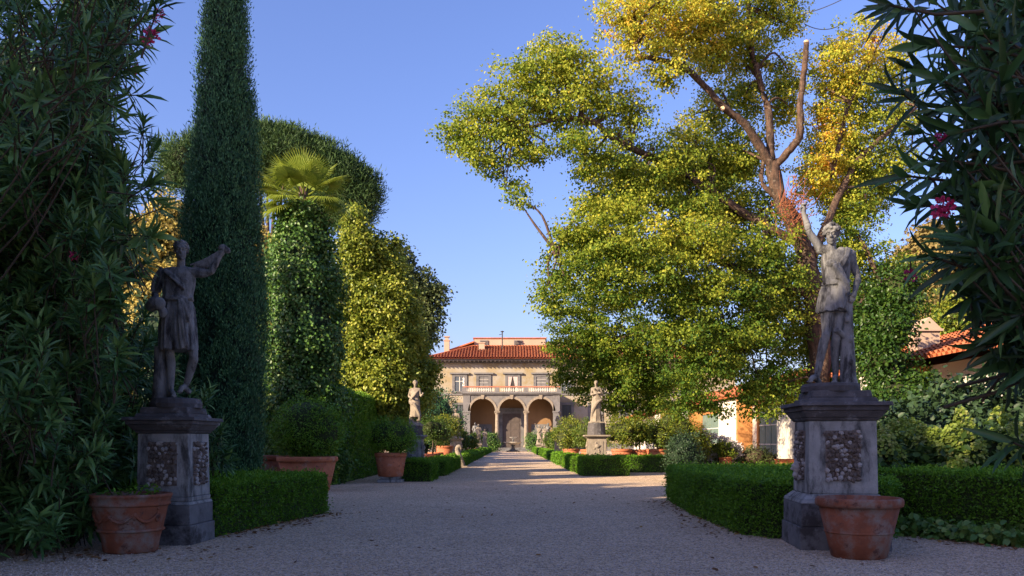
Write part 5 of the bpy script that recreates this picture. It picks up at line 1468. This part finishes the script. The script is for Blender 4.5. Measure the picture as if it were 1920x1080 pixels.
leafy_tree('broad_tree', 'dark green tree in half shade between the linden and the pink chimney', (13.4, 30, 0),
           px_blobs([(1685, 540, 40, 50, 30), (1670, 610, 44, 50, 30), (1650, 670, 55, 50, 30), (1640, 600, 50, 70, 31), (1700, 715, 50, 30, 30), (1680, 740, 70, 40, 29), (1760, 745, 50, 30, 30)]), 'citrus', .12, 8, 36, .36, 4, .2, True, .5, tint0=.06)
leafy_tree('rounded_tree', 'rounded ochre tree on the skyline behind the oleander branches', (42, 80, 0),
           px_blobs([(1760, 480, 70, 60, 80), (1840, 500, 90, 70, 80), (1800, 560, 110, 80, 81), (1920, 520, 90, 80, 81)]), 'ochre', .4, 1.6, 40, .9, 8, .4, True, .8, tint0=.5)
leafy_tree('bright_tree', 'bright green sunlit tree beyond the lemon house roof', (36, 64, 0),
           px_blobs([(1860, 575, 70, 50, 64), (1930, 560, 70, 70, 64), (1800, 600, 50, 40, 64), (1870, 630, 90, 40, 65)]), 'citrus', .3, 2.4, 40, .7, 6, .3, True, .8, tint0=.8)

# holm oaks added mostly out of view, to shade the forecourt
for i, (x, y, h, r) in enumerate(((-14.5, -14, 14.5, 3.0), (-14.8, -9, 15, 3.2), (-14.6, -4, 15, 3.0), (-14.9, 1, 13.2, 3.2), (-14.6, 6, 11, 3.0), (-14.8, 11, 10, 2.9), (-14.8, 15.5, 9, 2.7), (-14.6, 19.6, 7.5, 2.3), (-14.8, 22.6, 6, 1.7))):
    bl = [((x, y, h * .3), (r, r, h * .32)), ((x, y, h * .68), (r * .95, r * .95, h * .32)), ((x + 1, y + .8, h * .5), (r * .7, r * .7, h * .3))]
    leafy_tree('added_holm_oak', ['tallest added holm oak at the back of the row', 'added holm oak behind the leaning flowering oleander', 'broad added holm oak behind the thicket', 'added holm oak rising over the thicket', 'middle-sized added holm oak behind the oleander thicket', 'rounded added holm oak behind the oleander thicket', 'smaller added holm oak beyond the oleander thicket', 'low added holm oak near the second cypress', 'lowest added holm oak at the end of the row'][i], (x, y, 0), bl, 'dark_leaf', .34, 2.0, 16, .7, 3, .3, False, .86, RHOMB, .55, group='holm oaks added to shade the forecourt')

for i, (x, y, h, r) in enumerate(((-17.5, 32.5, 8.6, 1.8), (-18, 45.5, 9.4, 2.2), (-19, 55.5, 10.5, 3.0), (-19, 64.5, 10.5, 3.6), (-19, 76, 10.8, 3.8), (-20, 88, 10.8, 3.8))):  # unseen row added to throw shade across the far path
    bl = [((x, y, h * .35), (r, r, h * .35)), ((x, y, h * .72), (r * .9, r * .9, h * .28))]
    leafy_tree('added_holm_oak', ['first', 'second', 'third', 'fourth', 'fifth', 'last'][i] + ' unseen holm oak added to shade the path', (x, y, 0), bl, 'dark_leaf', .4, 1.4, 16, .8, 3, .3, False, .84, RHOMB, .55, group='unseen holm oaks added to shade the path')

# far wood closing the garden
def wood():
    bl = []
    for i in range(34):
        x = -150 + i * 9.2 + rng.uniform(-2, 2)
        if -14 < x < 40: continue
        h = rng.uniform(8, 14)
        bl.append(((x, 165 + rng.uniform(-12, 12), h * .5), (7.5, 5, h * .55)))
    for i in range(9):
        bl.append(((-30 - i * 2.5, 60 + i * 9, 4.0), (4, 4, 4.2)))
    for i in range(6):
        bl.append(((30 + i * 5, 50 + i * 12, 3.5), (4, 4, 3.8)))
    p, o, cc = cloud(bl, .22, 60, 1.3, (.85, 1.0))
    k = p[:, 2] > .1
    A, N = leaf_dirs(o[k], .1)
    me = leaves('wood', p[k], A, N, .8, .6, rng.normal(.45, .2, int(k.sum())), RHOMB)
    ob = obj('far_wood', me, M['ivy'], kind='stuff'); ob['label'] = 'distant green wood closing the view around the garden'; ob['category'] = 'wood'
    mb = MB()
    for c, r in bl: mb.ell(c, [q * .85 for q in r], 10, 7)
    mb.build('wood_core', 'core_ivy', ob, True, kind='stuff')
wood()

# thin cables near the top of the linden
def cable(label, a, b, sag):
    a = np.array(a); b = np.array(b)
    pts = [a + (b - a) * u - np.array((0, 0, sag * 4 * u * (1 - u))) for u in np.linspace(0, 1, 12)]
    o = MB().tube(pts, [.018] * 12, 5).build('cable', 'iron')
    o['label'] = label; o['category'] = 'cable'; o['group'] = 'cables tied to the linden'
cable('upper thin black cable running from the linden out of the top of the picture', P(1500, 28, 39), P(1600, -12, 38), .1)
cable('lower thin black cable sagging from the sawn limb to the yellow foliage', P(1507, 44, 39), P(1570, 50, 40.5), .2)

# ------------------------------------------------------------------ oleanders
LEAF_V = []
def lance_variant(i):
    n = 1
    me = leaves('oleander_leaf', np.zeros((1, 3)), np.array([[1.0, 0, 0]]), np.array([[0, 0, 1.0]]), 1.0, .16 + .03 * i, np.array([.15 + .16 * i]), LANCE)
    me.materials.append(M['oleander'])
    return me
LEAF_V = [lance_variant(i) for i in range(5)]

def oleander(label, base, whorls, n_leaf, leaf_len, stems, singles, flowers, wid=.17, tint0=.4, droop=.35, spread=1.0):
    """whorls: list of (position, axis). The nearest leaves become parts of their own."""
    b = np.array(base, float)
    t = thing('oleander', label, 'shrub', tuple(b))
    W = np.array([w_[0] for w_ in whorls]); AX = unit(np.array([w_[1] for w_ in whorls], float))
    k = len(W)
    ang = rng.uniform(0, 6.283, (k, 1)) + np.arange(n_leaf)[None] * 2.4 + rng.normal(0, .3, (k, n_leaf))
    lvl = np.arange(n_leaf)[None] / n_leaf
    ref = np.where(np.abs(AX[:, 2:3]) < .9, np.array([[0, 0, 1.0]]), np.array([[1.0, 0, 0]]))
    U = unit(np.cross(AX, ref)); V = np.cross(AX, U)
    rad = U[:, None] * np.cos(ang)[..., None] + V[:, None] * np.sin(ang)[..., None]
    opening = (.35 + lvl * 1.0 + rng.normal(0, .12, (k, n_leaf)))[..., None] * spread
    D = AX[:, None] * np.cos(opening) + rad * np.sin(opening)
    D = D + np.array((0, 0, -droop)) * lvl[..., None] * rng.uniform(.4, 1.2, (k, n_leaf, 1))
    sc = rng.uniform(.75, 1.2, (k, 1)) * np.ones((1, n_leaf))
    Lh = leaf_len * sc * rng.uniform(.75, 1.15, (k, n_leaf))
    Pn = W[:, None] - AX[:, None] * (lvl * leaf_len * .9)[..., None] * sc[..., None]
    N = unit(AX[:, None] * np.sin(opening) - rad * np.cos(opening) + np.array((0, 0, .35)) + rng.normal(size=D.shape) * .15)
    Pn = Pn.reshape(-1, 3); D = unit(D.reshape(-1, 3)); N = N.reshape(-1, 3); Lh = Lh.ravel()
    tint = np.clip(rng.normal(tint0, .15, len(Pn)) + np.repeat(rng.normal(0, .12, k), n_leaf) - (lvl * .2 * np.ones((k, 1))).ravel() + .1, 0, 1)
    keep = Pn[:, 2] > .05
    Pn, D, N, Lh, tint = Pn[keep], D[keep], N[keep], Lh[keep], tint[keep]
    # leaves that show largest, inside the frame
    tip = Pn + D * Lh[:, None]
    mid = (Pn + tip) / 2
    px = 960 + mid[:, 0] / mid[:, 1] * FPX; py = HZ - (mid[:, 2] - EYE) / mid[:, 1] * FPX
    inside = (px > 0) & (px < 1920) & (py > 0) & (py < 1080)
    size = np.where(inside, Lh / mid[:, 1], 0)
    order = np.argsort(-size)
    pick = order[:singles][size[order[:singles]] > 0]
    A_, S_, N_ = leaf_frames(D[pick], N[pick])
    for j, i in enumerate(pick):
        o = obj('leaf', LEAF_V[int(min(4, max(0, (tint[i] - .07) / .16)))], None, t)
        m = Matrix(((A_[j][0], S_[j][0], N_[j][0]), (A_[j][1], S_[j][1], N_[j][1]), (A_[j][2], S_[j][2], N_[j][2]))).to_4x4()
        o.matrix_basis = Matrix.Translation(Vector(Pn[i] - b)) @ m @ Matrix.Diagonal((Lh[i], Lh[i] * wid / .19, Lh[i], 1))
    rest = np.setdiff1d(np.arange(len(Pn)), pick)
    obj('foliage', leaves('oleander_foliage', Pn[rest] - b, D[rest], N[rest], Lh[rest], Lh[rest] * wid, tint[rest], LANCE), M['oleander'], t, kind='stuff')
    mb = MB()
    for pts, r0 in stems:
        q, r = crom([np.array(p) - b for p in pts], [r0 * (1 - .7 * i / (len(pts) - 1)) for i in range(len(pts))], 4)
        mb.tube(q, r, 6)
    for i in range(0, k):
        e = W[i] - b; a = e - AX[i] * leaf_len * 2.2 + np.array((0, 0, -.06))
        mb.tube([a, (a + e) / 2 + rng.normal(size=3) * .015, e], [.009, .008, .005], 4, caps=False)
    mb.build('stems', 'stem', t, True, kind='stuff')
    for c, r in flowers:
        n = 45
        d = rdir(n)
        p = np.array(c) - b + d * r * rng.uniform(.3, 1, (n, 1))
        obj('flower_cluster', leaves('flower', p, unit(d + rng.normal(size=(n, 3)) * .4), unit(d + rng.normal(size=(n, 3)) * .6), r * .55, r * .5, rng.uniform(0, 1, n), ROUND), M['petal'], t)
    return t

def big_oleander():
    """the dark mass filling the west edge of the view: whorls over a bulging wall of leaves"""
    xr_y = [-120, 0, 60, 120, 180, 230, 300, 360, 420, 480, 560, 640, 740, 800, 900, 1000]
    xr = [250, 262, 240, 215, 190, 205, 235, 240, 235, 230, 225, 225, 220, 200, 190, 190]
    wh = []
    def add(n, d0, d1, back=0, lo=-100, hi=1010, edge=1.0):
        for i in range(n):
            py = rng.uniform(lo, hi)
            lim = np.interp(py, xr_y, xr) - back
            px = lim - abs(rng.normal(0, 1)) * 200 * edge if rng.uniform() < .6 else rng.uniform(-160, lim)
            if px < -170: continue
            if px < 130 and py < 140 and rng.uniform() < .75: continue
            if py > 860 and px > 165 and d1 < 13: continue
            d = rng.uniform(d0, d1) + (1.5 if py > 700 and px > 110 else .5 if py > 860 else 0) + .6 * math.sin(px * .021 + 1) * math.sin(py * .016)
            p = P(px, py, d)
            if p[2] < .15: continue
            ax = unit(np.array((.35, -.55, .75)) + rng.normal(size=3) * .38)
            wh.append((p, ax))
    add(1150, 9.2, 10.8)
    add(800, 10.6, 12.0, 10)
    add(500, 12.0, 13.6, 20)
    for i in range(110):
        wh.append((P(rng.uniform(170, 262), rng.uniform(740, 950), rng.uniform(12.6, 13.6)), unit(np.array((.35, -.55, .75)) + rng.normal(size=3) * .38)))
    for i in range(170):                       # rosettes behind the pedestal
        wh.append((P(rng.uniform(190, 318), rng.uniform(615, 930), rng.uniform(13.3, 14.8)), unit(np.array((.35, -.55, .75)) + rng.normal(size=3) * .38)))
    # silhouette sprays on the right edge
    for px, py, d, ax in ((265, 235, 9.6, (.3, -.2, 1)), (290, 275, 9.8, (.5, -.2, .9)), (285, 340, 9.4, (.8, -.3, .3)), (305, 385, 9.2, (.9, -.3, -.1)), (285, 440, 9.0, (.8, -.4, -.3)), (262, 462, 9.2, (.9, -.2, -.2)), (272, 500, 11, (.8, -.3, .4)), (255, 520, 11, (.9, -.3, .2)), (272, 585, 12.6, (.5, -.3, .8)), (275, 640, 12.6, (.5, -.4, .8)), (268, 700, 12.6, (.4, -.4, .8)), (376, 748, 13.2, (.35, -.5, .8)), (352, 735, 13.2, (-.1, -.5, .9)), (395, 735, 13.4, (.5, -.3, .8)),
                          (405, 830, 13.6, (.3, -.5, .8)), (415, 850, 13.8, (.5, -.5, .6)), (432, 870, 14, (.6, -.4, .6)), (400, 862, 13.6, (.2, -.6, .7)), (412, 805, 13.6, (.3, -.4, .9))):
        for q in range(2):
            wh.append((P(px + rng.normal(0, 6), py + rng.normal(0, 6), d), unit(np.array(ax, float) + rng.normal(size=3) * .15)))
    stems = []
    for i in range(26):
        px = rng.uniform(-100, 150); d = rng.uniform(11, 13.5)
        b = P(px, 828, d); b[2] = 0
        e = P(px + rng.uniform(-60, 60), rng.uniform(0, 500), d - rng.uniform(0, 1.5))
        stems.append(([b, (b + e) / 2 + rng.normal(size=3) * .25, e], .035))
    fl = [(P(140, 480, 9.3), .045), (P(255, 130, 9.0), .05)]
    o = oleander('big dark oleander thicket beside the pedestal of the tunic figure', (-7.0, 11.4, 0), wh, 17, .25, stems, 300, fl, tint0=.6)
    # twiggy heart of the thicket
    mb = MB()
    for c, r in ((P(60, 640, 14), (1.5, 1.0, 1.8)), (P(20, 330, 14.4), (1.3, 1.0, 2.2)), (P(-60, 780, 13.6), (1.8, 1.0, 1.5)), (P(40, 850, 14.4), (1.2, .8, 1.3)), (P(-150, 300, 14.4), (1.5, 1.0, 3.0)), (P(110, 520, 14.4), (.9, .8, 1.4))):
        mb.ell(tuple(np.array(c) - np.array((-7.0, 11.4, 0))), r, 14, 10)
    mb.build('twig_core', 'core_dark_leaf', o, True)
big_oleander()

def branch_oleander():
    """nearer branches with flowers that lean in over the top west corner"""
    wh = []; stems = []
    root = np.array((-6.6, 8.6, 0.0))
    tips = [(290, 18, (.7, -.2, .6)), (262, 60, (.8, -.2, .3)), (225, 40, (.8, -.3, .5)), (245, 100, (.9, -.2, -.1)), (205, 95, (.8, -.3, 0)), (200, 150, (.8, -.3, -.2)), (165, 60, (.5, -.4, .6)), (150, 120, (.7, -.4, 0)), (120, 25, (.3, -.4, .8)), (205, 20, (.5, -.3, .8)), (205, 185, (.9, -.2, -.3)), (150, 200, (.7, -.4, -.4)), (175, 240, (.8, -.3, 0)), (95, 90, (.3, -.5, .5)), (70, 30, (.1, -.4, .8)), (30, 60, (-.2, -.5, .7)), (100, 160, (.5, -.5, .0)), (50, 150, (.2, -.6, .2)), (10, 140, (-.2, -.6, .4)), (230, 165, (.9, -.2, -.2)), (215, 130, (.9, -.2, .1)), (270, 5, (.6, -.2, .8)), (130, -20, (.3, -.3, .9)), (190, -25, (.4, -.3, .9)), (250, -30, (.5, -.3, .9)), (20, 0, (0, -.4, .9)), (170, 165, (.9, -.2, .1)), (75, 210, (.4, -.5, .1)), (35, 250, (.2, -.6, .2)), (120, 260, (.7, -.4, -.1)), (215, 225, (.9, -.2, .1))]
    for px, py, ax in tips:
        d = rng.uniform(6.6, 7.6)
        p = P(px, py, d)
        for q in range(2):
            wh.append((p + rng.normal(size=3) * np.array((.05, .1, .05)), unit(np.array(ax, float) + rng.normal(size=3) * .2)))
        mid = np.array((p[0] - .9 - rng.uniform(0, .5), p[1] + .5, p[2] - 1.1)); low = np.array((-6.6 + rng.normal(0, .2), 8.6 + rng.normal(0, .2), 2.0))
        if rng.uniform() < .3: stems.append(([np.array((low[0], low[1], 0)), low, mid, p], .016))
    fl = [(P(298, 26, 6.9), .035), (P(292, 38, 6.9), .025), (P(284, 68, 6.9), .055), (P(276, 78, 6.9), .045)]
    oleander('tall leaning oleander with deep pink flowers over the top corner', tuple(root), wh, 13, .19, stems, 200, fl, wid=.15, tint0=.45)
branch_oleander()

def near_oleander():
    """close dark branches hanging in from the east edge"""
    root = np.array((3.9, 3.9, 0.0))
    wh = []; stems = []
    tips = [(1690, 175, (-.95, -.1, .1)), (1715, 130, (-.9, -.1, .25)), (1700, 330, (-.95, -.1, 0)), (1725, 385, (-.95, -.1, -.1)), (1668, 10, (-.8, -.1, -.3)), (1735, 250, (-.95, -.1, .05)), (1745, 480, (-.9, -.2, .2)), (1700, 20, (-.8, -.1, -.4)), (1760, 10, (-.7, -.2, .2)), (1745, 85, (-.9, -.1, -.1)), (1765, 150, (-.95, -.1, .1)), (1755, 205, (-1, -.1, -.1)), (1790, 250, (-.9, -.2, -.2)), (1760, 300, (-.95, -.1, -.15)), (1800, 330, (-.9, -.2, -.3)), (1790, 370, (-.95, -.1, -.2)), (1830, 290, (-.8, -.3, .1)), (1800, 110, (-.8, -.3, .2)), (1840, 60, (-.6, -.4, .3)), (1830, 170, (-.8, -.3, .0)), (1860, 220, (-.7, -.4, .0)), (1870, 130, (-.6, -.4, .3)), (1790, 445, (-.8, -.2, .5)), (1820, 450, (-.7, -.3, .6)), (1840, 420, (-.8, -.3, .1)), (1800, 495, (-.95, -.2, -.2)), (1850, 500, (-.8, -.3, -.3)),
            (1825, 545, (-.9, -.2, -.5)), (1860, 590, (-.85, -.2, -.6)), (1850, 650, (-.95, -.1, -.3)), (1880, 640, (-.8, -.3, -.5)), (1860, 560, (-.7, -.3, -.4)), (1890, 600, (-.6, -.4, -.4)), (1900, 520, (-.6, -.4, .1)), (1910, 640, (-.7, -.3, -.4)), (1925, 690, (-.8, -.3, -.3)), (1900, 830, (-.95, -.1, .0)),]
    for px, py, ax in tips:
        d = rng.uniform(3.5, 4.4)
        wh.append((P(px, py, d), unit(np.array(ax, float) + rng.normal(size=3) * .12)))
    for i in range(120):                      # the dense heart of the shrub
        py = rng.uniform(-60, 560); px = rng.uniform(1815 + 25 * math.sin(py * .03), 2060)
        wh.append((P(px, py, rng.uniform(3.6, 5.6)), unit(np.array((-.6, -.4, .1)) + rng.normal(size=3) * .4)))
    for i in range(60):
        py = rng.uniform(560, 700); px = rng.uniform(1905, 2060)
        wh.append((P(px, py, rng.uniform(3.6, 5.0)), unit(np.array((-.6, -.4, -.2)) + rng.normal(size=3) * .4)))
    for i in range(150):
        py = rng.uniform(-60, 540); px = rng.uniform(1850, 2080)
        wh.append((P(px, py, rng.uniform(5.2, 6.6)), unit(np.array((-.5, -.5, .2)) + rng.normal(size=3) * .4)))
    for p, ax in wh[:46]:
        st = root + np.array((rng.normal(0, .2), rng.normal(0, .3), 0))
        mid = st * .35 + p * .65 + np.array((.35, 0, -.1 if p[2] < 1.8 else -.25))
        if p[2] < 1.4: mid[2] = p[2] + .3
        stems.append(([st, mid, p - np.array(ax) * .1], .012))
    fl = [(P(1762, 262, 3.7), .030), (P(1767, 388, 3.7), .040), (P(1706, 515, 4.6), .032), (P(1775, 395, 3.7), .03)]
    stems.append(([root, P(1790, 540, 4.5), P(1706, 515, 4.6)], .012))
    oleander('near dark oleander hanging long leaves in from the picture edge above the hydrangeas', tuple(root), wh, 13, .215, stems, 300, fl, wid=.165, tint0=.22, droop=.3)
near_oleander()
